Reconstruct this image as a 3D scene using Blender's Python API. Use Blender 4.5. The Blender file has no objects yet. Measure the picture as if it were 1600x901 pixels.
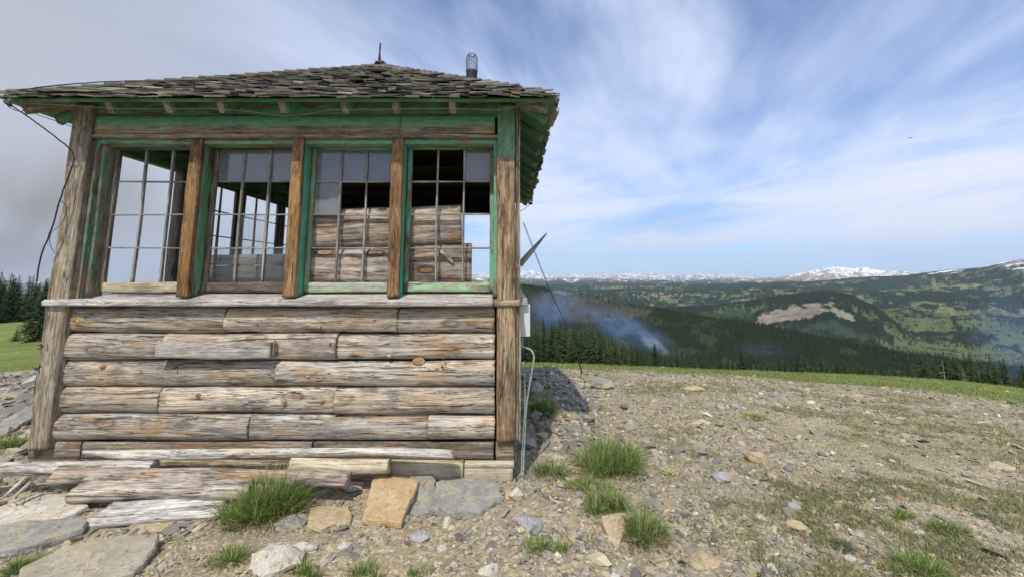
import bpy, bmesh, math, random
import numpy as np
from mathutils import Vector, Matrix
R = random.Random(7)
NR = np.random.RandomState(11)
sc = bpy.context.scene
C = sc.collection
rad = math.radians

# ------------------------------------------------------------------ camera
EYE = 1.68
F = 600.0; CX = 800.0; CY = 358.0
PITCH = math.atan(0.12)
cp, sp = math.cos(PITCH), math.sin(PITCH)
cam = bpy.data.cameras.new('camera'); camo = bpy.data.objects.new('camera', cam); C.objects.link(camo)
camo.location = (0, 0, EYE); camo.rotation_euler = (math.pi/2 + PITCH, 0, 0)
cam.sensor_width = 36.0; cam.lens = F/1600*36.0
cam.shift_y = -(450.5-CY)/1600.0
cam.clip_start = 0.05; cam.clip_end = 200000
sc.camera = camo

# ------------------------------------------------------------------ sun, sky, exposure
SUN_DIR = Vector((-0.16, -0.56, 0.81)).normalized()      # towards the sun
SUN_EL = math.asin(SUN_DIR.z)
sun = bpy.data.lights.new('sun', 'SUN'); suno = bpy.data.objects.new('sun', sun); C.objects.link(suno)
sun.energy = 3.9; sun.angle = rad(0.9); sun.color = (1.0, 0.93, 0.82)
suno.rotation_euler = (-SUN_DIR).to_track_quat('-Z', 'Y').to_euler()
suno.location = (-10, -20, 40)
sc.view_settings.view_transform = 'Standard'; sc.view_settings.look = 'None'
sc.view_settings.exposure = 0.0; sc.view_settings.gamma = 1.0
sc.view_settings.use_curve_mapping = False
sc.render.engine = 'CYCLES'
sc.cycles.use_denoising = True
sc.cycles.max_bounces = 7; sc.cycles.diffuse_bounces = 3; sc.cycles.glossy_bounces = 2
sc.cycles.transparent_max_bounces = 16; sc.cycles.volume_bounces = 2
sc.cycles.volume_max_steps = 256
sc.cycles.use_adaptive_sampling = True; sc.cycles.adaptive_threshold = 0.015


class NT:
    """short-hand for node trees"""
    def __init__(s, tree): s.t = tree; s.n = tree.nodes; s.l = tree.links
    def node(s, typ, **kw):
        n = s.n.new(typ)
        for k, v in kw.items():
            if k == 'ins':
                for kk, vv in v.items(): s.set(n.inputs[kk], vv)
            else: setattr(n, k, v)
        return n
    def set(s, inp, v):
        if isinstance(v, bpy.types.NodeSocket): s.l.new(v, inp)
        elif v is not None: inp.default_value = v
    def math(s, op, a, b=None, c=None, clamp=False):
        n = s.n.new('ShaderNodeMath'); n.operation = op; n.use_clamp = clamp
        s.set(n.inputs[0], a)
        if b is not None: s.set(n.inputs[1], b)
        if c is not None: s.set(n.inputs[2], c)
        return n.outputs[0]
    def vmath(s, op, a, b=None, out=0):
        n = s.n.new('ShaderNodeVectorMath'); n.operation = op
        s.set(n.inputs[0], a)
        if b is not None: s.set(n.inputs[1], b)
        return n.outputs[out]
    def ss(s, x, lo, hi):
        n = s.n.new('ShaderNodeMapRange'); n.interpolation_type = 'SMOOTHSTEP'
        s.set(n.inputs[0], x); n.inputs[1].default_value = lo; n.inputs[2].default_value = hi
        return n.outputs[0]
    def noise(s, vec, scale, detail=4, rough=0.55, dist=0.0, out=0):
        n = s.n.new('ShaderNodeTexNoise'); s.set(n.inputs['Vector'], vec)
        n.inputs['Scale'].default_value = scale; n.inputs['Detail'].default_value = detail
        n.inputs['Roughness'].default_value = rough; n.inputs['Distortion'].default_value = dist
        return n.outputs[out]
    def voro(s, vec, scale, feature='F1', out='Distance', rnd=1.0):
        n = s.n.new('ShaderNodeTexVoronoi'); n.feature = feature; s.set(n.inputs['Vector'], vec)
        n.inputs['Scale'].default_value = scale; n.inputs['Randomness'].default_value = rnd
        return n.outputs[out]
    def mapping(s, vec, scale=(1, 1, 1), loc=(0, 0, 0), rot=(0, 0, 0)):
        n = s.n.new('ShaderNodeMapping'); s.set(n.inputs[0], vec)
        n.inputs['Scale'].default_value = scale; n.inputs['Location'].default_value = loc; n.inputs['Rotation'].default_value = rot
        return n.outputs[0]
    def mix(s, f, a, b, blend='MIX'):
        n = s.n.new('ShaderNodeMix'); n.data_type = 'RGBA'; n.blend_type = blend
        s.set(n.inputs[0], f); s.set(n.inputs[6], a if not isinstance(a, tuple) else (*a[:3], 1)); s.set(n.inputs[7], b if not isinstance(b, tuple) else (*b[:3], 1))
        return n.outputs[2]
    def ramp(s, f, stops):
        n = s.n.new('ShaderNodeValToRGB'); s.set(n.inputs[0], f); r = n.color_ramp
        while len(r.elements) < len(stops): r.elements.new(0.5)
        for e, (p, c) in zip(r.elements, stops): e.position = p; e.color = (*c, 1)
        return n.outputs[0]


def build_world():
    w = bpy.data.worlds.new('World'); sc.world = w; w.use_nodes = True
    t = NT(w.node_tree); t.n.clear()
    tc = t.node('ShaderNodeTexCoord').outputs['Generated']
    sky = t.node('ShaderNodeTexSky'); sky.sky_type = 'NISHITA'; sky.sun_disc = False
    sky.sun_elevation = SUN_EL; sky.sun_rotation = math.atan2(SUN_DIR.x, SUN_DIR.y)
    sky.altitude = 2500; sky.air_density = 1.0; sky.dust_density = 0.6; sky.ozone_density = 1.2
    sep = t.node('ShaderNodeSeparateXYZ'); t.set(sep.inputs[0], tc)
    X, Y, Z = sep.outputs
    # veil of high cirrus: planar projection of the direction
    zz = t.math('ADD', t.math('MAXIMUM', Z, 0.0), 0.16)
    comb = t.node('ShaderNodeCombineXYZ'); t.set(comb.inputs[0], t.math('DIVIDE', X, zz)); t.set(comb.inputs[1], t.math('DIVIDE', Y, zz))
    p = comb.outputs[0]
    warp = t.noise(p, 0.55, 3, 0.5, out=1)
    pw = t.vmath('ADD', p, t.vmath('MULTIPLY', t.vmath('SUBTRACT', warp, (0.5, 0.5, 0.5)), (0.7, 0.7, 0)))
    sw = t.node('ShaderNodeSeparateXYZ'); t.set(sw.inputs[0], pw)
    def streak(deg, sa, sx, seed, sc_, det, ro):
        ca, sn = math.cos(rad(deg)), math.sin(rad(deg))
        al = t.math('ADD', t.math('MULTIPLY', sw.outputs[0], sn*sa), t.math('MULTIPLY', sw.outputs[1], ca*sa))
        ac = t.math('SUBTRACT', t.math('MULTIPLY', sw.outputs[0], ca*sx), t.math('MULTIPLY', sw.outputs[1], sn*sx))
        c = t.node('ShaderNodeCombineXYZ'); t.set(c.inputs[0], al); t.set(c.inputs[1], ac); c.inputs[2].default_value = seed
        return t.noise(c.outputs[0], sc_, det, ro)
    n1 = streak(26, 0.30, 1.15, 3.3, 0.95, 8, 0.60)
    n2 = streak(52, 0.22, 1.7, 8.1, 0.9, 7, 0.62)
    n3 = t.noise(p, 0.42, 4, 0.55)
    v = t.math('ADD', t.math('MULTIPLY', n1, 0.40), t.math('ADD', t.math('MULTIPLY', n2, 0.14), t.math('MULTIPLY', n3, 0.50)))
    veil = t.ss(v, 0.43, 0.60)
    # low bank of brighter cloud over the far range (to the right), gaps of deeper blue
    az = t.math('ARCTAN2', X, Y)
    el = t.math('ARCTAN2', Z, t.math('SQRT', t.math('ADD', t.math('MULTIPLY', X, X), t.math('MULTIPLY', Y, Y))))
    cb = t.node('ShaderNodeCombineXYZ'); t.set(cb.inputs[0], az); t.set(cb.inputs[1], t.math('SUBTRACT', el, t.math('MULTIPLY', t.math('SUBTRACT', az, 0.3), 0.10)))
    lowp = t.mapping(cb.outputs[0], (2.6, 15.0, 1), (1.3, 0.4, 0))
    lw = t.noise(lowp, 1.0, 7, 0.62, 0.4)
    band = t.math('MULTIPLY', t.ss(el, -0.02, 0.05), t.math('SUBTRACT', 1.0, t.ss(el, 0.16, 0.34)))
    low = t.math('MULTIPLY', t.ss(lw, 0.40, 0.62), band)
    base = t.mix(1.0, sky.outputs[0], (0.92, 1.20, 1.58), 'MULTIPLY')
    c_veil = (6.3, 7.15, 9.1)
    c_low = (7.3, 7.8, 8.8)
    vf = t.math('ADD', t.math('MULTIPLY', veil, 0.84), 0.10)
    # the lower sky is clearer between the low clouds
    vf = t.math('MULTIPLY', vf, t.math('ADD', 0.70, t.math('MULTIPLY', t.ss(el, 0.10, 0.30), 0.30)))
    col = t.mix(vf, base, c_veil)
    col = t.mix(t.math('MULTIPLY', low, 0.85), col, c_low)
    # a clear blue gap and, above the far hills on the right, a long white bank of cloud
    ln = t.noise(t.mapping(cb.outputs[0], (5.0, 26.0, 1), (4.3, 2.4, 0)), 1.0, 6, 0.62, 0.3)
    lnb = t.math('MULTIPLY', t.math('SUBTRACT', ln, 0.5), 0.10)
    g1 = t.math('MULTIPLY', t.math('SUBTRACT', az, 0.40), 5.5); g2 = t.math('MULTIPLY', t.math('SUBTRACT', t.math('ADD', el, lnb), 0.135), 24.0)
    gr_ = t.math('SQRT', t.math('ADD', t.math('MULTIPLY', g1, g1), t.math('MULTIPLY', g2, g2)))
    col = t.mix(t.math('MULTIPLY', t.math('SUBTRACT', 1.0, t.ss(gr_, 0.2, 1.3)), 0.62), col, (2.9, 4.9, 8.3))
    eb = t.math('ADD', el, lnb)
    top = t.math('ADD', 0.105, t.math('MULTIPLY', t.math('SUBTRACT', az, 0.35), 0.19))
    bank = t.math('MULTIPLY', t.math('MULTIPLY', t.ss(az, 0.34, 0.62), t.ss(t.math('SUBTRACT', top, eb), -0.012, 0.035)), t.ss(eb, 0.035, 0.085))
    col = t.mix(t.math('MULTIPLY', bank, t.math('ADD', 0.35, t.math('MULTIPLY', t.ss(ln, 0.3, 0.6), 0.55))), col, (7.6, 7.9, 8.8))
    hz = t.math('MULTIPLY', t.math('SUBTRACT', 1.0, t.ss(el, -0.01, 0.10)), 0.75)
    col = t.mix(hz, col, (4.6, 6.3, 8.8))
    # wildfire smoke veil drifting over the left half of the sky
    sm = t.noise(t.mapping(tc, (1.0, 1.0, 1.7)), 2.3, 4, 0.5, 0.3)
    azn = t.math('ADD', az, t.math('MULTIPLY', t.math('SUBTRACT', sm, 0.5), 0.30))
    left = t.math('SUBTRACT', 1.0, t.ss(t.math('ADD', azn, t.math('MULTIPLY', el, 0.22)), -0.86, -0.12))
    left = t.math('MULTIPLY', left, t.ss(azn, -2.9, -1.9))
    lowl = t.math('SUBTRACT', 1.0, t.ss(el, 0.1, 0.75))
    smc = t.mix(lowl, (3.2, 3.85, 4.5), (4.4, 4.5, 5.1))
    col = t.mix(t.math('MULTIPLY', left, 0.93), col, smc)
    # darker brownish column of smoke low on the far left
    d = t.math('ADD', t.math('MULTIPLY', t.math('SUBTRACT', az, -0.875), 10.0), t.math('MULTIPLY', t.math('SUBTRACT', sm, 0.5), 4.0))
    e2 = t.math('MULTIPLY', t.math('SUBTRACT', el, 0.12), 13.0)
    rr = t.math('SQRT', t.math('ADD', t.math('MULTIPLY', d, d), t.math('MULTIPLY', e2, e2)))
    pl = t.math('MULTIPLY', t.math('SUBTRACT', 1.0, t.ss(rr, 0.2, 1.7)), 0.88)
    col = t.mix(pl, col, (2.75, 2.6, 2.6))
    # a clear blue gap beneath it
    d2 = t.math('MULTIPLY', t.math('SUBTRACT', az, -0.955), 14.0); e3 = t.math('MULTIPLY', t.math('SUBTRACT', el, 0.055), 22.0)
    rr2 = t.math('ADD', t.math('SQRT', t.math('ADD', t.math('MULTIPLY', d2, d2), t.math('MULTIPLY', e3, e3))), t.math('MULTIPLY', t.math('SUBTRACT', sm, 0.5), 1.5))
    col = t.mix(t.math('MULTIPLY', t.math('SUBTRACT', 1.0, t.ss(rr2, 0.3, 1.3)), 0.8), col, (5.2, 7.4, 9.4))
    bg = t.node('ShaderNodeBackground'); t.set(bg.inputs[0], col); bg.inputs[1].default_value = 0.125
    out = t.node('ShaderNodeOutputWorld'); t.l.new(bg.outputs[0], out.inputs[0])
build_world()

# ------------------------------------------------------------------ pixel <-> world
def ray(px, py):
    u = (px-CX)/F; v = (CY-py)/F
    return (u, cp - sp*v, sp + cp*v)
def at(px, py, Y):
    d = ray(px, py); k = Y/d[1]
    return Vector((d[0]*k, Y, EYE + d[2]*k))
def zp(py, Y): return at(800, py, Y).z

# ------------------------------------------------------------------ terrain height
def smooth_table(pts):
    r = np.arange(0, 400, 0.25); z = np.interp(r, [p[0] for p in pts], [p[1] for p in pts])
    k = np.hanning(19); k /= k.sum()
    zz = np.convolve(np.pad(z, 9, 'edge'), k, 'valid'); return r, zz
P_L = smooth_table([(0,1.56),(3.5,1.67),(6,1.72),(12,2.1),(20,2.9),(50,5.0),(145,10.0),(250,24),(400,60)])
P_M = smooth_table([(0,1.56),(3.5,1.68),(8,1.98),(12,2.70),(18,3.94),(30,7.0),(70,17.2),(120,32),(200,58),(400,120)])
P_R = smooth_table([(0,1.56),(3.5,1.70),(8,1.92),(12,2.36),(23,3.96),(40,7.4),(90,18),(150,33),(400,110)])

def _hash(ix, iy, seed):
    n = (ix.astype(np.int64)*374761393 + iy.astype(np.int64)*668265263 + seed*1442695041) & 0x7fffffff
    n = ((n ^ (n >> 13))*1274126177) & 0x7fffffff
    n = (n ^ (n >> 16)) & 0xffff
    return n/65535.0
def vnoise(x, y, seed=0):
    x = np.asarray(x, float); y = np.asarray(y, float)
    ix = np.floor(x); iy = np.floor(y); fx = x-ix; fy = y-iy
    fx = fx*fx*(3-2*fx); fy = fy*fy*(3-2*fy)
    a = _hash(ix, iy, seed); b = _hash(ix+1, iy, seed); c = _hash(ix, iy+1, seed); d = _hash(ix+1, iy+1, seed)
    return (a*(1-fx)+b*fx)*(1-fy) + (c*(1-fx)+d*fx)*fy
def fbm(x, y, octaves=5, seed=0, gain=0.5):
    s = 0; a = 1; t = 0
    for o in range(octaves):
        s = s + a*vnoise(np.asarray(x)*2**o + 13.7*o, np.asarray(y)*2**o - 7.1*o, seed+o*17); t += a; a *= gain
    return s/t
def sstep(x, a, b):
    t = np.clip((np.asarray(x, float)-a)/(b-a), 0, 1); return t*t*(3-2*t)

def ground_np(X, Y):
    X = np.asarray(X, float); Y = np.asarray(Y, float)
    r = np.hypot(X, Y); az = np.degrees(np.arctan2(X, Y))
    l = np.interp(r, *P_L); m = np.interp(r, *P_M); q = np.interp(r, *P_R)
    wl = 1 - sstep(az, -48, -8); wr = sstep(az, 15, 54)
    wl = np.where(az > 120, sstep(az, 120, 180), wl); wr = np.where(az > 120, 1-wl, wr)
    z = l*wl + m*(1-wl)*(1-wr) + q*(1-wl)*wr
    z = EYE - z
    n = (fbm(X*0.7, Y*0.7, 3, 5)-0.5)*0.10 + (fbm(X*3.1, Y*3.1, 3, 9)-0.5)*0.035
    n += (fbm(X*0.12, Y*0.12, 2, 21)-0.5)*0.3*sstep(r, 6, 14)
    inside = (X > -4.1) & (X < 0.2) & (Y > 3.3) & (Y < 7.6)
    z = z + n*np.where(inside, 0.3, 1.0)
    # rocky hump at the base of the right side wall
    z = z + 0.16*np.exp(-(((X-0.55)/0.45)**2 + ((Y-6.6)/1.2)**2))
    return z
def g(X, Y): return float(ground_np(X, Y))
def ground_hit(px, py):
    d = ray(px, py); lo = 0.5; k = 0.5
    while k < 400:
        X, Y, Z = d[0]*k, d[1]*k, EYE + d[2]*k
        if Z < g(X, Y):
            a, b = k-0.05*max(1, k*0.2), k
            for _ in range(18):
                m = (a+b)/2
                if EYE + d[2]*m < g(d[0]*m, d[1]*m): b = m
                else: a = m
            return Vector((d[0]*b, d[1]*b, EYE+d[2]*b))
        k += 0.05*max(1, k*0.2)
    return Vector((d[0]*k, d[1]*k, EYE+d[2]*k))

# ------------------------------------------------------------------ object helpers
def tag(o, label=None, cat=None, group=None, kind=None):
    if label: o['label'] = label
    if cat: o['category'] = cat
    if group: o['group'] = group
    if kind: o['kind'] = kind
    return o
def thing(name, label, cat, loc=(0, 0, 0), group=None):
    o = bpy.data.objects.new(name, None); C.objects.link(o); o.location = loc; o.empty_display_size = 0.1
    return tag(o, label, cat, group)
def put(name, mesh, mat, parent=None, M=None):
    o = bpy.data.objects.new(name, mesh); C.objects.link(o)
    if mat is not None and not mesh.materials: mesh.materials.append(mat)
    M = M if M is not None else Matrix.Identity(4)
    if parent is not None:
        o.parent = parent
        w = Matrix.Identity(4); q = parent
        chain = []
        while q is not None: chain.append(q); q = q.parent
        for q in reversed(chain): w = w @ q.matrix_basis
        o.matrix_basis = w.inverted() @ M
    else: o.matrix_basis = M
    return o
def fast_mesh(name, V, Fa, col=None, smooth=False):
    V = np.asarray(V, np.float32); Fa = np.asarray(Fa, np.int32); k = Fa.shape[1]
    me = bpy.data.meshes.new(name)
    me.vertices.add(len(V)); me.vertices.foreach_set('co', V.ravel())
    me.loops.add(Fa.size); me.loops.foreach_set('vertex_index', Fa.ravel())
    me.polygons.add(len(Fa)); me.polygons.foreach_set('loop_start', np.arange(0, Fa.size, k, dtype=np.int32))
    me.polygons.foreach_set('loop_total', np.full(len(Fa), k, np.int32))
    me.polygons.foreach_set('use_smooth', np.full(len(Fa), smooth, bool))
    if col is not None:
        a = me.color_attributes.new('Col', 'FLOAT_COLOR', 'POINT')
        c4 = np.ones((len(V), 4), np.float32); c4[:, :3] = col; a.data.foreach_set('color', c4.ravel())
    me.update(calc_edges=True); me.validate()
    return me

# profiles (K,2): (side, up)
def rect_prof(w, h, k=3, bev=0.12):
    b = min(w, h)*bev; pts = []
    xs, ys = w/2, h/2
    def seg(a, c): return [(a[0]+(c[0]-a[0])*i/k, a[1]+(c[1]-a[1])*i/k) for i in range(k+1)]
    pts += seg((-xs+b, -ys), (xs-b, -ys)) + seg((xs, -ys+b), (xs, ys-b)) + seg((xs-b, ys), (-xs+b, ys)) + seg((-xs, ys-b), (-xs, -ys+b))
    return np.array(pts)
def log_prof(h, bulge, back=0.05, k=16):
    """D section: flat at the back, round at the front; side = height on the wall, up = out of the wall"""
    pts = []
    for i in range(k+1):
        a = -1 + 2*i/k
        pts.append((a*h/2, bulge*(max(0.0, 1-abs(a)**2.6))**0.55))
    pts += [(h/2, -back), (0, -back), (-h/2, -back)]
    return np.array(pts)
def circ_prof(r, k=14, flat=1.0):
    return np.array([(r*math.cos(2*math.pi*i/k), r*flat*math.sin(2*math.pi*i/k)) for i in range(k)])

_seed = [100]
def beam(name, p0, p1, prof, out, mat, parent=None, step=0.05, noise=0.003, grain=0.5, bend=(0, 0), taper=None,
         skew=(0, 0), gouge=0.0, smooth=True):
    """extrude prof from p0 to p1; prof axis 0 = out x length, axis 1 = out. Local x runs along the grain."""
    p0, p1 = Vector(p0), Vector(p1); ex = (p1-p0); L = ex.length; ex.normalize()
    ez = Vector(out); ez = (ez - ex*ez.dot(ex)).normalized(); ey = ez.cross(ex)
    n = max(2, int(L/step)+1); K = len(prof); _seed[0] += 7; sd = _seed[0]
    s = np.linspace(0, 1, n); P = np.asarray(prof, float)
    ang = np.arange(K)/K*2*math.pi
    cen = P.mean(0); ext = np.ptp(P, axis=0); m = ext.max()
    perim = np.concatenate([[0], np.cumsum(np.hypot(*np.diff(P, axis=0).T))])
    V = np.zeros((n, K, 3))
    xs = (s-0.5)*L
    for i in range(n):
        t = taper(s[i]) if taper else (1, 1)
        Q = (P-cen)*np.array(t) + cen
        d = (vnoise(np.full(K, s[i]*L*4*grain), perim*90, sd)-0.5)*2*noise + (vnoise(np.full(K, s[i]*L*2.2), perim*16, sd+3)-0.5)*2*noise*1.6
        nn = (P-cen); nn = nn/np.maximum(np.hypot(nn[:, 0], nn[:, 1]), 1e-6)[:, None]
        Q = Q + nn*d[:, None]
        if gouge:
            gq = np.clip(vnoise(np.full(K, s[i]*L*5), perim*9, sd+9)-0.72, 0, 1)*gouge
            Q = Q - nn*gq[:, None]
        wob = (vnoise([s[i]*L*1.7], [sd*1.3], sd+5)[0]-0.5)*noise*3
        V[i, :, 0] = xs[i]
        if i == 0: V[i, :, 0] += skew[0]*Q[:, 0]/max(ext[0], 1e-6)
        if i == n-1: V[i, :, 0] += skew[1]*Q[:, 0]/max(ext[0], 1e-6)
        if i in (0, n-1): V[i, :, 0] += (NR.rand(K)-0.5)*noise*3
        V[i, :, 1] = Q[:, 0] + wob + bend[0]*4*s[i]*(1-s[i])
        V[i, :, 2] = Q[:, 1] + wob*0.6 + bend[1]*4*s[i]*(1-s[i])
    verts = V.reshape(-1, 3).tolist(); faces = []
    for i in range(n-1):
        for j in range(K):
            a = i*K+j; b = i*K+(j+1) % K
            faces.append((a, b, b+K, a+K))
    faces.append(tuple(range(K-1, -1, -1))); faces.append(tuple((n-1)*K+j for j in range(K)))
    me = bpy.data.meshes.new(name); me.from_pydata(verts, [], faces)
    for p in me.polygons: p.use_smooth = smooth and len(p.vertices) == 4
    me.update()
    M = Matrix.Translation((p0+p1)/2) @ Matrix((ex, ey, ez)).transposed().to_4x4()
    return put(name, me, mat, parent, M)

def tube(name, pts, r, mat, parent=None, k=6, closed_caps=True):
    pts = [Vector(p) for p in pts]; n = len(pts); V = []; Fc = []
    for i, p in enumerate(pts):
        t = (pts[min(i+1, n-1)]-pts[max(i-1, 0)]).normalized()
        a = t.orthogonal().normalized() if i == 0 else (a - t*a.dot(t)).normalized()
        b = t.cross(a); rr = r[i] if isinstance(r, (list, tuple)) else r
        for j in range(k):
            an = 2*math.pi*j/k; V.append(p + (a*math.cos(an)+b*math.sin(an))*rr)
    for i in range(n-1):
        for j in range(k):
            q = i*k+j; w = i*k+(j+1) % k; Fc.append((q, w, w+k, q+k))
    Fc.append(tuple(range(k-1, -1, -1))); Fc.append(tuple((n-1)*k+j for j in range(k)))
    me = bpy.data.meshes.new(name)
    c = sum(pts, Vector())/n
    me.from_pydata([v-c for v in V], [], Fc)
    for p in me.polygons: p.use_smooth = len(p.vertices) == 4
    return put(name, me, mat, parent, Matrix.Translation(c))
def spline(pts, n=8, jit=0.0):
    pts = [Vector(p) for p in pts]; out = []
    for i in range(len(pts)-1):
        p0 = pts[max(i-1, 0)]; p1 = pts[i]; p2 = pts[i+1]; p3 = pts[min(i+2, len(pts)-1)]
        for j in range(n):
            t = j/n
            q = 0.5*((2*p1)+(p2-p0)*t+(2*p0-5*p1+4*p2-p3)*t*t+(3*p1-3*p2+p3-p0)*t**3)
            out.append(q + Vector((R.uniform(-jit, jit), R.uniform(-jit, jit), R.uniform(-jit, jit))))
    out.append(pts[-1]); return out

# ------------------------------------------------------------------ materials
def new_mat(name):
    m = bpy.data.materials.new(name); m.use_nodes = True; t = NT(m.node_tree); t.n.clear()
    b = t.node('ShaderNodeBsdfPrincipled'); o = t.node('ShaderNodeOutputMaterial'); t.l.new(b.outputs[0], o.inputs[0])
    return m, t, b
def wood(name, dark, mid, light, warm=(0.30, 0.17, 0.08), warm_amt=0.3, paint=None, paint_amt=0.0, paint_dir=None,
         knots=0.5, crack=0.6, bump=0.5, fine=60, paint2=None, rough=0.85):
    """weathered timber, grain along local x. paint_amt 0..1 share of surface still painted; paint_dir = (axis, lo, hi) extra paint where axis coordinate is lo->hi"""
    m, t, b = new_mat(name)
    tc = t.node('ShaderNodeTexCoord').outputs['Object']
    rnd = t.node('ShaderNodeObjectInfo').outputs['Random']
    off = t.math('MULTIPLY', rnd, 37.0)
    cx = t.node('ShaderNodeCombineXYZ'); [t.set(cx.inputs[i], off) for i in range(3)]
    p = t.vmath('ADD', tc, cx.outputs[0])
    # knots push the grain aside
    kn = t.mapping(p, (2.2, 5.5, 5.5))
    kd = t.voro(kn, 1.0)
    wob = t.noise(t.mapping(p, (2.5, 7, 7)), 1.0, 3, 0.5, out=1)
    pw = t.vmath('ADD', p, t.vmath('MULTIPLY', t.vmath('SUBTRACT', wob, (0.5, 0.5, 0.5)), (0.0, 0.05, 0.05)))
    gr = t.noise(t.mapping(pw, (1.6, fine, fine)), 1.0, 5, 0.65)
    gr2 = t.noise(t.mapping(pw, (5, fine*3.5, fine*3.5)), 1.0, 3, 0.6)
    big = t.noise(t.mapping(p, (1.3, 4, 4)), 1.6, 4, 0.6)
    mott = t.noise(t.mapping(p, (6, 18, 18)), 1.4, 5, 0.7)
    grain = t.math('ADD', t.math('MULTIPLY', gr, 0.6), t.math('MULTIPLY', gr2, 0.4))
    f = t.math('ADD', t.math('MULTIPLY', grain, 0.62), t.math('ADD', t.math('MULTIPLY', big, 0.22), t.math('MULTIPLY', mott, 0.26)))
    col = t.ramp(f, [(0.42, dark), (0.53, mid), (0.64, light)])
    blot = t.noise(t.mapping(p, (2.6, 8, 8), (3, 8, 1)), 1.0, 6, 0.68)
    col = t.mix(t.math('MULTIPLY', t.ss(blot, 0.52, 0.64), 0.55), col, tuple(x*0.85 for x in dark))
    col = t.mix(t.math('MULTIPLY', t.ss(gr2, 0.52, 0.68), 0.28), col, light)
    # per-piece tone
    tone = t.math('ADD', 0.80, t.math('MULTIPLY', t.math('FRACT', t.math('MULTIPLY', rnd, 7.31)), 0.38))
    tn = t.node('ShaderNodeCombineXYZ'); [t.set(tn.inputs[i], tone) for i in range(3)]
    col = t.mix(1.0, col, tn.outputs[0], 'MULTIPLY')
    wr = t.math('FRACT', t.math('MULTIPLY', rnd, 13.7))
    col = t.mix(t.math('MULTIPLY', t.math('MULTIPLY', wr, t.ss(big, 0.38, 0.62)), 0.45*min(1, warm_amt*2)), col, t.mix(1.0, col, (1.25, 0.98, 0.68), 'MULTIPLY'))
    warmm = t.math('MULTIPLY', t.ss(t.noise(t.mapping(p, (2.0, 9, 9)), 1.0, 4, 0.6), 0.50, 0.68), warm_amt)
    col = t.mix(warmm, col, warm)
    if knots > 0:
        kf = t.math('MULTIPLY', t.math('SUBTRACT', 1.0, t.ss(kd, 0.06, 0.20)), knots)
        col = t.mix(kf, col, (0.28, 0.13, 0.045))
        ring = t.math('MULTIPLY', t.math('MULTIPLY', t.ss(kd, 0.13, 0.17), t.math('SUBTRACT', 1.0, t.ss(kd, 0.17, 0.28))), knots)
        col = t.mix(ring, col, (0.05, 0.035, 0.025))
    ck = t.noise(t.mapping(pw, (1.1, fine*1.3, fine*1.3), (5, 5, 5)), 1.0, 2, 0.5)
    ck2 = t.noise(t.mapping(pw, (0.7, fine*0.55, fine*0.55), (2, 9, 5)), 1.0, 3, 0.6)
    cm = t.math('MULTIPLY', t.math('MAXIMUM', t.math('SUBTRACT', 1.0, t.ss(ck, 0.29, 0.36)), t.math('SUBTRACT', 1.0, t.ss(t.math('ABSOLUTE', t.math('SUBTRACT', ck2, 0.5)), 0.003, 0.010))), crack)
    col = t.mix(cm, col, (0.035, 0.027, 0.02))
    hgt = t.math('SUBTRACT', grain, t.math('MULTIPLY', cm, 0.8))
    if paint:
        pn = t.noise(t.mapping(pw, (3.2, 22, 22), (9, 2, 4)), 1.0, 6, 0.72)
        pv = t.math('ADD', t.math('MULTIPLY', pn, 0.75), t.math('MULTIPLY', big, 0.25))
        lim = 0.5 + (0.5-paint_amt)*0.42
        if paint_dir:
            s = t.node('ShaderNodeSeparateXYZ'); t.set(s.inputs[0], tc)
            gx = t.ss(s.outputs[paint_dir[0]], paint_dir[1], paint_dir[2])
            pv = t.math('ADD', pv, t.math('MULTIPLY', gx, 0.30))
        pf = t.ss(pv, lim-0.015, lim+0.02)
        p2 = paint2 or tuple(c*1.35 for c in paint)
        pc = t.mix(t.ss(mott, 0.35, 0.7), paint, p2)
        pc = t.mix(t.math('MULTIPLY', t.ss(gr2, 0.55, 0.75), 0.5), pc, tuple(c*0.45 for c in paint))
        col = t.mix(pf, col, pc)
        hgt = t.math('ADD', hgt, t.math('MULTIPLY', pf, 0.35))
    bm = t.node('ShaderNodeBump'); bm.inputs['Strength'].default_value = bump; bm.inputs['Distance'].default_value = 0.012
    t.set(bm.inputs['Height'], hgt); t.l.new(bm.outputs[0], b.inputs['Normal'])
    t.set(b.inputs['Base Color'], col); b.inputs['Roughness'].default_value = rough
    b.inputs['Specular IOR Level'].default_value = 0.25
    return m
GREEN = (0.13, 0.33, 0.21); PALE_GREEN = (0.24, 0.47, 0.26)
M_log = wood('weathered_log', (0.095, 0.082, 0.07), (0.36, 0.32, 0.27), (0.65, 0.60, 0.52), warm=(0.46, 0.27, 0.10), warm_amt=0.5, knots=0.5, fine=38, bump=1.0, crack=0.8)
M_slab = wood('rough_slab', (0.06, 0.05, 0.045), (0.28, 0.24, 0.205), (0.52, 0.46, 0.40), warm=(0.34, 0.19, 0.08), warm_amt=0.7, knots=0.8, fine=30, bump=1.0)
M_post = wood('stained_post', (0.055, 0.032, 0.018), (0.20, 0.115, 0.055), (0.41, 0.29, 0.175), warm=(0.40, 0.20, 0.06), warm_amt=0.6, paint=(0.12, 0.22, 0.12), paint_amt=0.14, knots=0.35, fine=60, bump=0.8)
M_corner = wood('corner_post_wood', (0.05, 0.036, 0.022), (0.22, 0.155, 0.09), (0.44, 0.36, 0.26), warm=(0.40, 0.20, 0.06), warm_amt=0.5, paint=(0.11, 0.24, 0.14), paint2=(0.22, 0.38, 0.22), paint_amt=0.24, paint_dir=(0, 0.85, 1.15), knots=0.5, fine=55, bump=0.8)
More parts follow.
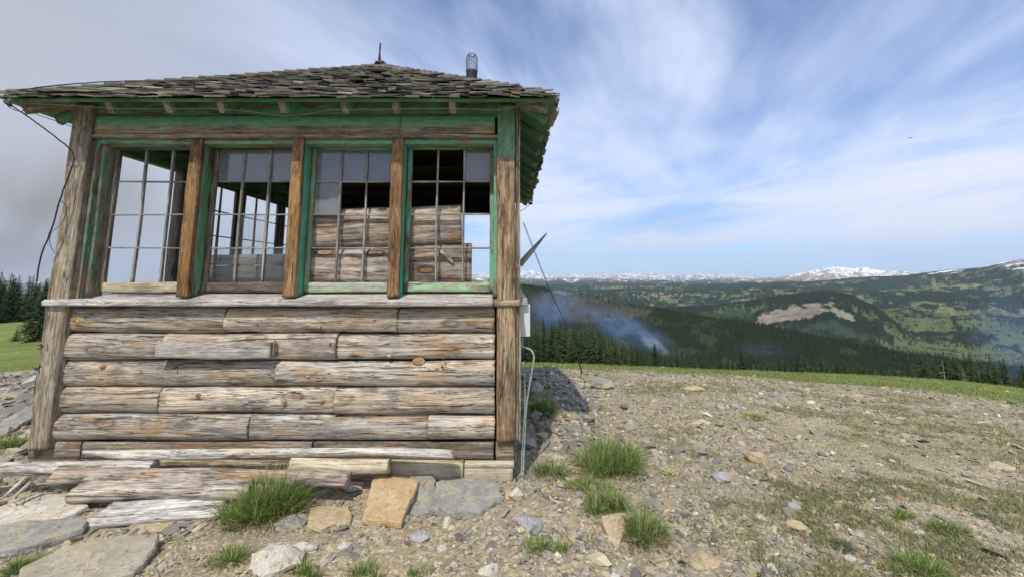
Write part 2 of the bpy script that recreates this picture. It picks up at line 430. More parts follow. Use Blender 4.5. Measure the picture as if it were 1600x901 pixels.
M_lcorner = wood('grey_brown_post', (0.075, 0.06, 0.042), (0.25, 0.205, 0.145), (0.48, 0.425, 0.335), warm=(0.30, 0.17, 0.07), warm_amt=0.3, paint=(0.10, 0.24, 0.13), paint_amt=0.12, knots=0.4, fine=55, bump=0.9)
M_green = wood('peeling_green_paint', (0.07, 0.06, 0.04), (0.22, 0.17, 0.10), (0.36, 0.30, 0.20), paint=GREEN, paint2=(0.21, 0.44, 0.30), paint_amt=0.54, knots=0.2, bump=0.35)
M_greendk = wood('dark_green_paint', (0.05, 0.045, 0.03), (0.16, 0.12, 0.07), (0.28, 0.22, 0.14), paint=(0.10, 0.26, 0.14), paint2=(0.16, 0.36, 0.20), paint_amt=0.58, knots=0.2, bump=0.35)
M_frieze = wood('half_peeled_frieze', (0.09, 0.07, 0.045), (0.25, 0.20, 0.13), (0.42, 0.37, 0.28), warm=(0.36, 0.20, 0.08), warm_amt=0.4, paint=GREEN, paint2=(0.22, 0.46, 0.31), paint_amt=0.26, paint_dir=(1, -0.045, 0.03), knots=0.3, bump=0.6)
M_worn = wood('worn_green_trim', (0.05, 0.045, 0.03), (0.17, 0.14, 0.10), (0.33, 0.29, 0.22), paint=(0.09, 0.22, 0.12), paint2=(0.16, 0.32, 0.19), paint_amt=0.46, knots=0.2, bump=0.7)
M_jamb = wood('bright_green_jamb', (0.10, 0.09, 0.06), (0.26, 0.22, 0.15), (0.45, 0.41, 0.33), paint=(0.085, 0.34, 0.22), paint2=(0.13, 0.42, 0.29), paint_amt=0.74, knots=0.1, bump=0.25)
M_rail = wood('pale_green_rail', (0.14, 0.12, 0.10), (0.34, 0.31, 0.26), (0.55, 0.52, 0.46), paint=(0.28, 0.50, 0.28), paint2=(0.38, 0.58, 0.36), paint_amt=0.52, knots=0.1, bump=0.4)
M_muntin = wood('grey_muntin', (0.10, 0.095, 0.085), (0.26, 0.25, 0.225), (0.46, 0.45, 0.42), warm_amt=0.1, knots=0, bump=0.4)
M_sill = wood('bleached_sill', (0.17, 0.16, 0.145), (0.43, 0.41, 0.38), (0.70, 0.68, 0.65), warm=(0.4, 0.29, 0.18), warm_amt=0.35, knots=0.25, bump=0.7, crack=0.9)
M_knot = wood('orange_knot', (0.12, 0.065, 0.03), (0.38, 0.22, 0.095), (0.58, 0.42, 0.24), warm_amt=0.3, knots=0, fine=30, bump=0.6)
M_bleach = wood('bleached_split_plank', (0.24, 0.22, 0.19), (0.56, 0.53, 0.48), (0.80, 0.77, 0.72), warm=(0.50, 0.38, 0.22), warm_amt=0.35, knots=0.2, bump=0.8, crack=0.8)
M_board = wood('bleached_board', (0.20, 0.185, 0.165), (0.46, 0.43, 0.39), (0.68, 0.65, 0.60), warm=(0.42, 0.32, 0.2), warm_amt=0.45, knots=0.4, bump=0.7)
M_tan = wood('fresh_tan_board', (0.22, 0.18, 0.115), (0.44, 0.38, 0.27), (0.60, 0.55, 0.43), warm=(0.40, 0.30, 0.16), warm_amt=0.35, knots=0.6, bump=0.5)
M_dark = wood('shade_toned_interior_timber', (0.008, 0.006, 0.005), (0.018, 0.014, 0.011), (0.035, 0.028, 0.022), warm_amt=0.15, warm=(0.10, 0.05, 0.02), knots=0.2, bump=0.4)  # near-black on purpose: the unlit room's shade is put into the colour
M_inside = wood('brown_inside_post', (0.07, 0.06, 0.05), (0.19, 0.165, 0.14), (0.32, 0.29, 0.25), warm_amt=0.2, paint=(0.08, 0.15, 0.08), paint_amt=0.2, knots=0.2, bump=0.5)
M_sash = wood('dark_brown_sash', (0.05, 0.04, 0.03), (0.13, 0.10, 0.075), (0.24, 0.21, 0.18), warm_amt=0.3, warm=(0.2, 0.09, 0.04), knots=0.1, bump=0.4)

def attr_mat(name, rough=0.9, noise_scale=(8, 8, 8), contrast=0.35, bump=0.5, bump_scale=40, bump_dist=0.01, spec=0.2, trans=0.0, coord='Object'):
    m, t, b = new_mat(name)
    a = t.node('ShaderNodeAttribute'); a.attribute_name = 'Col'
    tc = t.node('ShaderNodeTexCoord').outputs[coord]
    n = t.noise(t.mapping(tc, noise_scale), 1.0, 5, 0.65)
    v = t.math('ADD', 1-contrast, t.math('MULTIPLY', n, contrast*2))
    cv = t.node('ShaderNodeCombineXYZ'); [t.set(cv.inputs[i], v) for i in range(3)]
    col = t.mix(1.0, a.outputs['Color'], cv.outputs[0], 'MULTIPLY')
    t.set(b.inputs['Base Color'], col); b.inputs['Roughness'].default_value = rough; b.inputs['Specular IOR Level'].default_value = spec
    if bump:
        bm = t.node('ShaderNodeBump'); bm.inputs['Strength'].default_value = bump; bm.inputs['Distance'].default_value = bump_dist
        t.set(bm.inputs['Height'], t.noise(tc, bump_scale, 5, 0.7)); t.l.new(bm.outputs[0], b.inputs['Normal'])
    if trans:
        tr = t.node('ShaderNodeBsdfTranslucent'); t.set(tr.inputs[0], col)
        mx = t.node('ShaderNodeMixShader'); mx.inputs[0].default_value = trans
        t.l.new(b.outputs[0], mx.inputs[1]); t.l.new(tr.outputs[0], mx.inputs[2])
        o = [n for n in t.n if n.type == 'OUTPUT_MATERIAL'][0]; t.l.new(mx.outputs[0], o.inputs[0])
    return m
M_shake = attr_mat('cedar_shake', 0.9, (26, 26, 26), 0.55, 0.9, 70, 0.01)
M_stone = attr_mat('shale_gravel', 0.85, (30, 30, 30), 0.3, 0.5, 90, 0.006)
M_blade = attr_mat('grass_blade', 0.7, (3, 3, 3), 0.15, 0, trans=0.35, spec=0.25)
M_needle = attr_mat('spruce_needles', 0.8, (2, 2, 2), 0.3, 0, trans=0.1)
M_bark = attr_mat('bark', 0.95, (6, 6, 2), 0.4, 0.5, 10, 0.03)

def plain(name, col, rough=0.5, metal=0.0, var=0.2, scale=30):
    m, t, b = new_mat(name)
    tc = t.node('ShaderNodeTexCoord').outputs['Object']
    n = t.noise(tc, scale, 5, 0.7)
    c = t.mix(t.ss(n, 0.3, 0.7), tuple(x*(1-var) for x in col), tuple(min(1, x*(1+var)) for x in col))
    t.set(b.inputs['Base Color'], c); b.inputs['Roughness'].default_value = rough; b.inputs['Metallic'].default_value = metal
    return m
M_wire = plain('dark_wire', (0.04, 0.04, 0.045), 0.6, 0.3)
M_rope = plain('pale_cord', (0.20, 0.22, 0.16), 0.8)
M_galv = plain('galvanised_metal', (0.06, 0.062, 0.066), 0.8, 0.0, 0.3)
M_black = plain('sooty_pipe', (0.035, 0.035, 0.04), 0.6, 0.4)
M_rust = plain('rusty_rod', (0.07, 0.045, 0.035), 0.8, 0.3)
M_box = plain('painted_steel_box', (0.62, 0.64, 0.62), 0.45, 0.0, 0.08, 8)
M_conduit = plain('pale_green_conduit', (0.30, 0.36, 0.32), 0.5, 0.2, 0.3)

def glass_mat(name, lo, var, refl=1.6):
    m, t, b = new_mat(name)
    t.n.remove(b); o = [n for n in t.n if n.type == 'OUTPUT_MATERIAL'][0]
    tc = t.node('ShaderNodeTexCoord').outputs['Object']
    rnd = t.node('ShaderNodeObjectInfo').outputs['Random']
    dust = t.node('ShaderNodeBsdfDiffuse'); dust.inputs[0].default_value = (0.26, 0.255, 0.28, 1)
    tr = t.node('ShaderNodeBsdfTransparent'); tr.inputs[0].default_value = (0.93, 0.95, 0.94, 1)
    gl = t.node('ShaderNodeBsdfGlossy'); gl.inputs['Roughness'].default_value = 0.06
    f = t.math('ADD', t.math('MULTIPLY', t.math('ADD', t.math('MULTIPLY', t.noise(t.mapping(tc, (22, 2.5, 1)), 1, 5, 0.65), 0.9), t.math('MULTIPLY', t.ss(t.noise(tc, 3.5, 3, 0.5), 0.45, 0.6), 0.25)), var), t.math('ADD', lo, t.math('MULTIPLY', rnd, 0.08)))
    m1 = t.node('ShaderNodeMixShader'); t.set(m1.inputs[0], f); t.l.new(tr.outputs[0], m1.inputs[1]); t.l.new(dust.outputs[0], m1.inputs[2])
    m2 = t.node('ShaderNodeMixShader'); fr = t.node('ShaderNodeFresnel'); fr.inputs[0].default_value = 1.5
    t.set(m2.inputs[0], t.math('MULTIPLY', fr.outputs[0], refl, clamp=True)); t.l.new(m1.outputs[0], m2.inputs[1]); t.l.new(gl.outputs[0], m2.inputs[2])
    t.l.new(m2.outputs[0], o.inputs[0]); return m
M_glass = glass_mat('dusty_glass', 0.30, 0.45); M_clear = glass_mat('smeared_glass', 0.0, 0.05, 0.5)

# ------------------------------------------------------------------ ground sheet
def grass_edge(X, Y):
    r = np.hypot(X, Y); az = np.degrees(np.arctan2(X, Y))
    edge = 10.2 + 1.5*sstep(az, 20, 52) + 8*(1-sstep(az, -40, -10))
    return sstep(r + (fbm(np.asarray(X)*0.5, np.asarray(Y)*0.5, 4, 77)-0.5)*4.5, edge-0.8, edge+1.6)
def build_ground():
    az = np.concatenate([np.linspace(-180, -66, 40, endpoint=False), np.linspace(-66, 64, 640, endpoint=False), np.linspace(64, 180, 40)])
    r = np.concatenate([[0.0], np.geomspace(0.6, 2.0, 12, endpoint=False), np.geomspace(2.0, 25, 520, endpoint=False), np.geomspace(25, 170, 140)])
    A, Rr = np.meshgrid(np.radians(az), r, indexing='ij')
    X = np.sin(A)*Rr; Y = np.cos(A)*Rr
    Z = ground_np(X, Y)
    near = 1-sstep(Rr, 10, 22)
    Z = Z + ((fbm(X*9, Y*9, 3, 31)-0.5)*0.022 + (fbm(X*32, Y*32, 2, 33)-0.5)*0.012)*near
    n, m = X.shape
    V = np.stack([X, Y, Z], -1).reshape(-1, 3)
    i, j = np.meshgrid(np.arange(n-1), np.arange(m-1), indexing='ij')
    a = (i*m+j).ravel(); Fa = np.stack([a, a+1, a+m+1, a+m], 1)
    gm = grass_edge(X, Y)
    green = sstep(fbm(X*0.45+9, Y*0.45, 4, 88), 0.52, 0.66)*sstep(X, 0.6, 4.0)*sstep(Rr, 3.0, 6.0)*0.8
    green = np.maximum(green, 0.85*np.exp(-(((X-0.55)/0.40)**2)) * ((Y > 3.1) & (Y < 9)) * sstep(fbm(X*3, Y*3, 3, 4), 0.25, 0.6))
    grey = sstep(fbm(X*0.6-4, Y*0.6+5, 4, 55), 0.5, 0.64)
    col = np.stack([gm, green, grey], -1).reshape(-1, 3)
    me = fast_mesh('ground', V, Fa, col, True)
    m_, t, b = new_mat('gravel_soil')
    at_ = t.node('ShaderNodeAttribute'); at_.attribute_name = 'Col'
    s = t.node('ShaderNodeSeparateColor'); t.set(s.inputs[0], at_.outputs['Color'])
    tc = t.node('ShaderNodeTexCoord').outputs['Object']
    n1 = t.noise(tc, 1.1, 6, 0.6); n2 = t.noise(tc, 14, 6, 0.7); n3 = t.noise(tc, 90, 4, 0.7)
    soil = t.ramp(t.math('ADD', t.math('MULTIPLY', n1, 0.5), t.math('MULTIPLY', n2, 0.5)), [(0.3, (0.20, 0.15, 0.085)), (0.5, (0.38, 0.305, 0.18)), (0.7, (0.54, 0.455, 0.29))])
    vc = t.voro(t.vmath('ADD', tc, t.vmath('MULTIPLY', t.noise(tc, 20, 2, 0.5, out=1), (0.03, 0.03, 0.03))), 55, out='Color')
    vs = t.node('ShaderNodeSeparateColor'); t.set(vs.inputs[0], vc)
    peb = t.ramp(vs.outputs[0], [(0.0, (0.16, 0.145, 0.13)), (0.35, (0.34, 0.30, 0.24)), (0.7, (0.50, 0.44, 0.34)), (1.0, (0.66, 0.62, 0.54))])
    pf = t.math('MULTIPLY', t.ss(vs.outputs[1], 0.35, 0.6), 0.75)
    c = t.mix(pf, soil, peb)
    c = t.mix(t.math('MULTIPLY', s.outputs[2], 0.35), c, (0.29, 0.25, 0.19))
    c = t.mix(t.math('MULTIPLY', t.ss(n3, 0.45, 0.62), 0.25), c, (0.14, 0.11, 0.075))
    gcol = t.ramp(n2, [(0.3, (0.09, 0.12, 0.03)), (0.5, (0.17, 0.19, 0.055)), (0.7, (0.30, 0.28, 0.12))])
    c = t.mix(t.math('MULTIPLY', s.outputs[1], t.math('MULTIPLY', t.ss(n2, 0.38, 0.62), 0.75)), c, gcol)
    far = t.ramp(t.noise(tc, 0.35, 6, 0.65), [(0.3, (0.12, 0.16, 0.035)), (0.55, (0.18, 0.215, 0.055)), (0.75, (0.27, 0.26, 0.095))])
    c = t.mix(s.outputs[0], c, far)
    t.set(b.inputs['Base Color'], c); b.inputs['Roughness'].default_value = 0.95; b.inputs['Specular IOR Level'].default_value = 0.15
    vd = t.voro(tc, 55); vd2 = t.voro(tc, 22)
    h = t.math('ADD', t.math('MULTIPLY', n3, 0.5), t.math('SUBTRACT', 1.0, t.math('ADD', vd, t.math('MULTIPLY', vd2, 0.8))))
    bm = t.node('ShaderNodeBump'); bm.inputs['Strength'].default_value = 0.7; bm.inputs['Distance'].default_value = 0.012
    t.set(bm.inputs['Height'], h); t.l.new(bm.outputs[0], b.inputs['Normal'])
    tag(put('ground', me, m_), kind='structure')
build_ground()

# ------------------------------------------------------------------ far hills
def px_az_el(x, y):
    d = ray(x, y); h = math.hypot(d[0], d[1]); return math.degrees(math.atan2(d[0], d[1])), d[2]/h
def ridge(pts):
    q = [px_az_el(*p) for p in pts]; return [a for a, e in q], [e for a, e in q]
RG = {
 'near': (ridge([(560,462),(700,452),(815,447),(850,452),(880,463),(905,458),(950,470),(1000,480),(1100,497),(1200,512),(1300,534),(1400,552),(1500,566),(1600,580),(1800,600)]), 1150, 0.36, 0.5),
 'mid':  (ridge([(560,470),(700,472),(850,470),(960,476),(1040,482),(1120,478),(1190,468),(1250,459),(1290,456),(1330,462),(1370,482),(1410,512),(1440,535),(1600,560),(1900,570)]), 4000, 0.30, 0.35),
 'plateau': (ridge([(500,448),(700,446),(820,445),(900,454),(980,451),(1050,454),(1130,451),(1200,447),(1260,450),(1330,455),(1420,450),(1500,452),(1600,455),(1900,460)]), 8500, 0.075, 0.1),
 'right': (ridge([(500,446),(900,444),(1100,444),(1200,441),(1260,440),(1310,436),(1360,432),(1410,431),(1450,426),(1500,421),(1535,418),(1560,412),(1585,407),(1600,405),(1660,396),(1750,402),(1900,410)]), 12000, 0.12, 0.2),
 'snowy': (ridge([(500,436),(815,436),(1150,438),(1200,437),(1240,431),(1270,424),(1300,421),(1330,423),(1350,422),(1380,426),(1420,427),(1450,430),(1500,432),(1900,436)]), 22000, 0.10, 0.2),
 'far': (ridge([(500,430),(740,428),(800,427),(825,424),(850,430),(900,432),(950,431),(1000,430),(1060,432),(1120,429),(1170,433),(1220,435),(1300,433),(1900,431)]), 34000, 0.10, 0.2),
}
def hills_h(azd, r, want=False):
    X = np.sin(np.radians(azd))*r; Y = np.cos(np.radians(azd))*r
    base = np.interp(r, [0, 200, 400, 800, 1300, 2200, 5500, 60000], [-12, -75, -130, -260, -390, -470, -500, -700])
    lf = 1 - sstep(azd, -40, -5)
    base = base*(1-lf) + lf*np.interp(r, [0, 145, 300, 1000, 3000, 60000], [-2, -13, -60, -300, -450, -700])
    bt = sstep(azd, 70, 100) + sstep(-azd, 70, 100)
    h = base + (fbm(X/700, Y/700, 4, 3)-0.5)*np.minimum(r*0.10, 110)
    gul = (1-np.abs(2*fbm(X/520, Y/520, 5, 71)-1)-0.6)
    idx = np.zeros_like(h)
    for k, (nm, ((A, E), Rd, kf, kb)) in enumerate(RG.items()):
        e = np.interp(azd, A, E)
        Rc = Rd*(1+0.05*np.sin(np.radians(azd)*9+k*2))
        crest = (e - 0.10*(1-sstep(azd, -24, -8)))*Rc
        jag = {'near': 8, 'mid': 22, 'plateau': 50, 'right': 120, 'snowy': 330, 'far': 520}[nm]
        sc_ = {'near': 90, 'mid': 420, 'plateau': 900, 'right': 1300, 'snowy': 1500, 'far': 1700}[nm]
        n = fbm(X/sc_, Y/sc_, 6, 40+k*9, 0.55)-0.5
        dr = r-Rc
        soft = Rd*0.03
        dd = np.sqrt(dr*dr+soft*soft)-soft
        # spurs and gullies grow down the flanks
        hh = crest - np.where(dr < 0, kf, kb)*dd + n*jag*((0.25 if k < 4 else 0.75) + 1.1*np.minimum(dd/(Rd*0.15), 1.6))
        if nm in ('mid', 'plateau', 'right'): hh = hh + gul*{'mid': 60, 'plateau': 90, 'right': 190}[nm]*np.minimum(dd/(Rd*0.08), 1)
        if nm in ('snowy', 'far'): hh = hh + n*jag*0.3 + gul*jag*0.45
        if nm == 'near': hh = hh - 400*bt - 260*lf
        better = hh > h
        idx = np.where(better, k+1, idx); h = np.maximum(h, hh)
    return (h, idx) if want else h
def hills_col(X, Y, azd, r, h, idx, slope):
    c = np.zeros(X.shape+(3,))
    f1 = fbm(X/260, Y/260, 5, 200); f2 = fbm(X/900, Y/900, 5, 210); f3 = fbm(X/60, Y/60, 4, 220)
    forest = np.array([0.017, 0.032, 0.018]); meadow = np.array([0.085, 0.11, 0.045]); dry = np.array([0.24, 0.20, 0.13])
    rock = np.array([0.30, 0.245, 0.21]); snow = np.array([0.85, 0.87, 0.92]); bright = np.array([0.12, 0.155, 0.062])
    c[:] = forest
    low = sstep(-h, 180, 420)*sstep(azd, 34, 44)             # valley meadows on the right
    fe = fbm(azd*3.1, np.log(r)*26, 5, 230)
    m = sstep(f1*0.40+f2*0.25+f3*0.15+fe*0.20 + low*0.045 - 0.05*(idx == 2), 0.528, 0.60) * (r > 2600)
    m = np.clip(m*1.15 - 0.25*NR.rand(*X.shape), 0, 1)*(NR.rand(*X.shape) > 0.22*sstep(f3, 0.4, 0.6))
    m = m[..., None]*0.85; c = c*(1-m) + (bright*(1-f3[..., None]*0.5) + meadow*f3[..., None]*0.6)*m
    d = (sstep(f2*0.4+f3*0.3+fe*0.3, 0.59, 0.64)*(r > 5500))[..., None]*0.7; c = c*(1-d)+dry*d
    # bare rocky clearings on the middle hill, bounded by lines in bearing and elevation
    ex_ = h/np.maximum(r, 1)
    nz = (fbm(X/45, Y/45, 4, 610)-0.5); nz2 = (fbm(X/110, Y/110, 4, 620)-0.5)
    def quad(pts, cc, amt=1.0, Rm=2):
        nonlocal c
        q = [px_az_el(*p) for p in pts]; inside = np.full(X.shape, 9.0)
        for (a0, e0), (a1, e1) in zip(q, q[1:]+q[:1]):
            da, de = (a1-a0), (e1-e0)*57.3; L = math.hypot(da, de)
            dist = (da*((ex_-e0)*57.3) - de*(azd-a0))/L
            inside = np.minimum(inside, -dist)
        m_ = (sstep(inside + nz*1.2 + nz2*0.6, -0.05, 0.12)*(idx == Rm))[..., None]*amt
        c = c*(1-m_)+np.array(cc)*(0.35+1.1*(nz[..., None]+0.5))*m_
    quad([(1178, 506), (1195, 488), (1278, 473), (1296, 486), (1264, 499)], (0.24, 0.205, 0.165))
    quad([(1284, 473), (1300, 470), (1335, 500), (1322, 503)], (0.20, 0.19, 0.14))
    quad([(1196, 500), (1222, 489), (1243, 494), (1240, 504)], (0.22, 0.19, 0.14))
    quad([(1190, 512), (1300, 500), (1380, 530), (1220, 532)], (0.05, 0.075, 0.045), 0.5)
    quad([(1040, 500), (1150, 478), (1180, 490), (1100, 512)], (0.06, 0.09, 0.045), 0.5)
    # burned, grey-brown ground on the near ridge
    el = h/np.maximum(r, 1)
    nb = (idx <= 1) & (r < 2400)
    bz = 1-sstep(((azd-9)/8.5)**2 + ((el+0.075)/0.035)**2 + (f1-0.5)*2.4, 0.7, 1.2)
    q = (bz*nb)[..., None]*0.85; c = c*(1-q)+(np.array([0.070, 0.066, 0.052])*(0.5+1.0*f3[..., None]))*q
    q = (sstep(f3, 0.55, 0.65)*nb)[..., None]*0.6; c = c*(1-q)+np.array([0.05, 0.06, 0.035])*q
    # rock and snow high up and far
    hi = np.where(idx >= 4, sstep(h + (f1-0.5)*300, np.where(idx == 4, 150, -330), np.where(idx == 4, 260, -140)), 0)
    hi = hi[..., None]; c = c*(1-hi)+(rock*(0.5+1.0*f3[..., None]))*hi
    sn = sstep(h + (fbm(X/500, Y/350, 6, 300)-0.5)*1500 - (slope-0.25)*300, np.where(idx == 4, 330, -40), np.where(idx == 4, 450, 100))*(idx >= 4)
    rg = 1-np.abs(2*fbm(X/650, Y/900, 5, 320)-1)
    fs = fbm(azd*7, np.log(r)*60, 5, 330, 0.6)
    sn = np.where(idx >= 5, sn*sstep(fs*0.6+rg*0.4, 0.47, 0.57), sn)
    sn = np.maximum(sn, 0.85*(idx == 6)*sstep(fs*0.7+0.3*fbm(X/600, Y/500, 5, 310), 0.44, 0.54))
    sn = np.maximum(sn, 0.8*(idx == 3)*sstep(14-azd, -3, 4)*sstep(h+r*0.018, -60, 40)*sstep(fs, 0.50, 0.56))
    sn = sn[..., None]; rs_ = sstep(fbm(X/180, Y/180, 4, 340)*0.5+fs*0.5, 0.50, 0.62)[..., None]*(idx >= 5)[..., None]; sn = sn*(1-0.8*rs_); c = c*(1-sn)+snow*sn
    return c
def build_hills():
    az = np.concatenate([np.linspace(-180, -64, 60, endpoint=False), np.linspace(-64, -8, 160, endpoint=False), np.linspace(-8, 58, 1250, endpoint=False), np.linspace(58, 180, 60)])
    r = np.concatenate([np.geomspace(120, 600, 60, endpoint=False), np.geomspace(600, 1300, 150, endpoint=False), np.geomspace(1300, 3000, 60, endpoint=False), np.geomspace(3000, 45000, 420)])
    A, Rr = np.meshgrid(az, r, indexing='ij')
    h, idx = hills_h(A, Rr, True)
    X = np.sin(np.radians(A))*Rr; Y = np.cos(np.radians(A))*Rr
    sl = np.abs(np.gradient(h, axis=1)/np.gradient(Rr, axis=1))
    col = hills_col(X, Y, A, Rr, h, idx, sl)
    # tree-top roughness on forested ground
    fo = (col.sum(-1) < 0.09)
    h = h + fo*NR.rand(*h.shape)*np.clip(12-0*h, 0, 12)*(Rr > 1300)
    V = np.stack([X, Y, h+EYE], -1).reshape(-1, 3); n, m = X.shape
    i, j = np.meshgrid(np.arange(n-1), np.arange(m-1), indexing='ij'); a = (i*m+j).ravel()
    me = fast_mesh('hills', V, np.stack([a, a+1, a+m+1, a+m], 1), col.reshape(-1, 3), False)
    mt = attr_mat('hill_cover', 1.0, (0.012, 0.012, 0.012), 0.35, 0.0, spec=0.0)
    tag(put('hills', me, mt), kind='structure')
build_hills()

# ------------------------------------------------------------------ far forest cones (stuff)
def cone_field(name, azs, rs, hs, ws, cols, mat, label, dead=None):
    n = len(azs); X = np.sin(np.radians(azs))*rs; Y = np.cos(np.radians(azs))*rs
    Z = hills_h(azs, rs)+EYE-1.0
    k = 5; an = np.arange(k)/k*2*np.pi
    ph = NR.rand(n)*6.28
    V = np.zeros((n, 2*(k+1), 3)); cc = np.zeros((n, 2*(k+1), 3))
    for lev, (z0, z1, w) in enumerate([(0.08, 0.72, 1.0), (0.42, 1.0, 0.62)]):
        for i in range(k):
            jit = 0.75+0.5*NR.rand(n)
            V[:, lev*(k+1)+i, 0] = X+np.cos(an[i]+ph+lev)*ws*w*jit; V[:, lev*(k+1)+i, 1] = Y+np.sin(an[i]+ph+lev)*ws*w*jit
            V[:, lev*(k+1)+i, 2] = Z+hs*(z0+0.08*NR.rand(n))
        V[:, lev*(k+1)+k, 0] = X; V[:, lev*(k+1)+k, 1] = Y; V[:, lev*(k+1)+k, 2] = Z+hs*z1
        cc[:, lev*(k+1):(lev+1)*(k+1)] = cols[:, None, :]*(0.85+0.3*NR.rand(n, k+1, 1))
    Fl = [(i, (i+1) % k, k) for i in range(k)] + [(k+1+i, k+1+(i+1) % k, 2*k+1) for i in range(k)]
    Fa = (np.arange(n)[:, None, None]*2*(k+1) + np.array(Fl)[None]).reshape(-1, 3)
    me = fast_mesh(name, V.reshape(-1, 3), Fa, cc.reshape(-1, 3))
    tag(put(name, me, mat), label, 'forest', kind='stuff')
def far_forests():
    # near ridge
    n = 80000
    a = NR.uniform(-66, 60, n); r = np.sqrt(NR.uniform(170**2, 1300**2, n))
    h, idx = hills_h(a, r, True); el = h/r
    X = np.sin(np.radians(a))*r; Y = np.cos(np.radians(a))*r
    f1 = fbm(X/260, Y/260, 5, 200); f3 = fbm(X/60, Y/60, 4, 220)
    bz = 1-sstep(((a-9)/8.5)**2 + ((el+0.075)/0.035)**2 + (f1-0.5)*2.4, 0.7, 1.2)
    keep = (NR.rand(n) > bz*0.72) & (NR.rand(n) > sstep(f3, 0.56, 0.64)*0.75)
    a, r, bz = a[keep], r[keep], bz[keep]; m = len(a)
    t = NR.rand(m, 1)
    cols = np.array([0.016, 0.030, 0.014])*(1-t)+np.array([0.034, 0.050, 0.022])*t
    brown = (NR.rand(m) < bz*0.75)[:, None]; cols = np.where(brown, np.array([0.115, 0.098, 0.088])*(0.3+1.2*NR.rand(m, 1)), cols)
    hs = NR.uniform(6, 14, m); ws = hs*NR.uniform(0.13, 0.2, m); ws = np.where(brown[:, 0], ws*0.35, ws)
    cone_field('ridge_forest', a, r, hs, ws, cols, M_needle, 'dark conifer forest and grey burned snags covering the near ridge beyond the grass')
    n = 34000
    a = NR.uniform(5, 50, n); r = np.sqrt(NR.uniform(2900**2, 4400**2, n))
    h, idx = hills_h(a, r, True); X = np.sin(np.radians(a))*r; Y = np.cos(np.radians(a))*r
    c = hills_col(X, Y, a, r, h, idx, np.zeros(n)); keep = (c.sum(-1) < 0.10) & (idx >= 1)
    a, r = a[keep], r[keep]; m = len(a); t = NR.rand(m, 1)
    cols = np.array([0.016, 0.030, 0.016])*(1-t)+np.array([0.034, 0.052, 0.026])*t
    hs = NR.uniform(12, 22, m)
    cone_field('valley_forest', a, r, hs, hs*0.22, cols, M_needle, 'distant conifer forest covering the middle hill with bare clearings')
far_forests()

# ------------------------------------------------------------------ conifers near the grass edge
def conifer_mesh(H, Wd, seed, dense=1.0, tone=(0.020, 0.040, 0.016)):
    rs = np.random.RandomState(seed); V = []; Fc = []; Cc = []
    z = 0.06*H
    lv = 0
    while z < H*0.985:
        f = z/H; w = Wd*(1-f)**0.85*(0.8+0.35*rs.rand()) + 0.06
        nb = max(4, int(11*dense*(1-f*0.55)))
        for b in range(nb):
            a = rs.rand()*2*math.pi; L = w*(0.6+0.6*rs.rand()); dr = 0.28+0.3*rs.rand()
            ca, sa = math.cos(a), math.sin(a)
            segs = 4
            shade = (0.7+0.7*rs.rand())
            for s in range(segs):
                t0 = (s+0.15)/segs; t1 = (s+1.25)/segs
                r0, r1 = L*t0, L*t1
                z0 = z - dr*L*t0*(1-0.35*t0) ; z1 = z - dr*L*t1*(1-0.35*t1)
                wd = L*0.20*(1.15-t0)*(0.7+0.6*rs.rand())+0.03
                for side in (-1, 1):
                    i = len(V)
                    V += [(ca*r0, sa*r0, z0+0.03), (ca*r1, sa*r1, z1), (ca*(r0+r1)/2 - sa*wd*side, sa*(r0+r1)/2 + ca*wd*side, (z0+z1)/2-wd*0.55-0.06*rs.rand())]
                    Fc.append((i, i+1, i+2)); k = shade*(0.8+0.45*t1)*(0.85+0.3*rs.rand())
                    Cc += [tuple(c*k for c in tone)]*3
        z += H*0.027*(0.7+0.6*rs.rand())*(1.2-0.5*f)/dense**0.5; lv += 1
    i = len(V); V += [(0.05, 0, H*0.95), (-0.03, 0.05, H*0.95), (-0.03, -0.05, H*0.95), (0, 0, H*1.02)]
    Fc += [(i, i+1, i+3), (i+1, i+2, i+3), (i+2, i, i+3)]; Cc += [tone]*4
    return fast_mesh('crown', np.array(V), np.array(Fc), np.array(Cc))
def trunk_mesh(H, r0, seed, dead=False):
    rs = np.random.RandomState(seed); V = []; Fc = []; k = 7; n = 9
    for i in range(n):
        t = i/(n-1); ox, oy = (rs.rand(2)-0.5)*0.08*H/10
        for j in range(k):
            a = j/k*2*math.pi; rr = r0*(1-t*0.93); V.append((ox+math.cos(a)*rr, oy+math.sin(a)*rr, t*H-(0.6 if i == 0 else 0)))
    for i in range(n-1):
        for j in range(k): q = i*k+j; w = i*k+(j+1) % k; Fc.append((q, w, w+k, q+k))
    if dead:
        for s in range(26):
            z = H*(0.25+0.7*rs.rand()); a = rs.rand()*6.28; L = (H-z)*0.22+0.25; i = len(V)
            for (dr, dz) in ((0, 0), (0, 0.06), (L, -0.25*L), (L*0.98, -0.25*L+0.02)): V.append((math.cos(a)*dr, math.sin(a)*dr, z+dz))
            Fc.append((i, i+1, i+3, i+2))
    c = (0.30, 0.28, 0.25) if dead else (0.075, 0.06, 0.045)
    return fast_mesh('trunk', np.array(V), np.array(Fc), np.tile(c, (len(V), 1)), True)
protos = []
for s in range(7):
    Hh = 10.0
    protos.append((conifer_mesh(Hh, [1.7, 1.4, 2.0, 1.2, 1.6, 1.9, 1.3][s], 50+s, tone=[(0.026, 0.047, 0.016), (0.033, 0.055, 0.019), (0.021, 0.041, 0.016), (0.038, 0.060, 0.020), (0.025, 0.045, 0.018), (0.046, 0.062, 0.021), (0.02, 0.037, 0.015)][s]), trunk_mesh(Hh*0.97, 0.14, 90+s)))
snag = trunk_mesh(8.0, 0.11, 500, True)
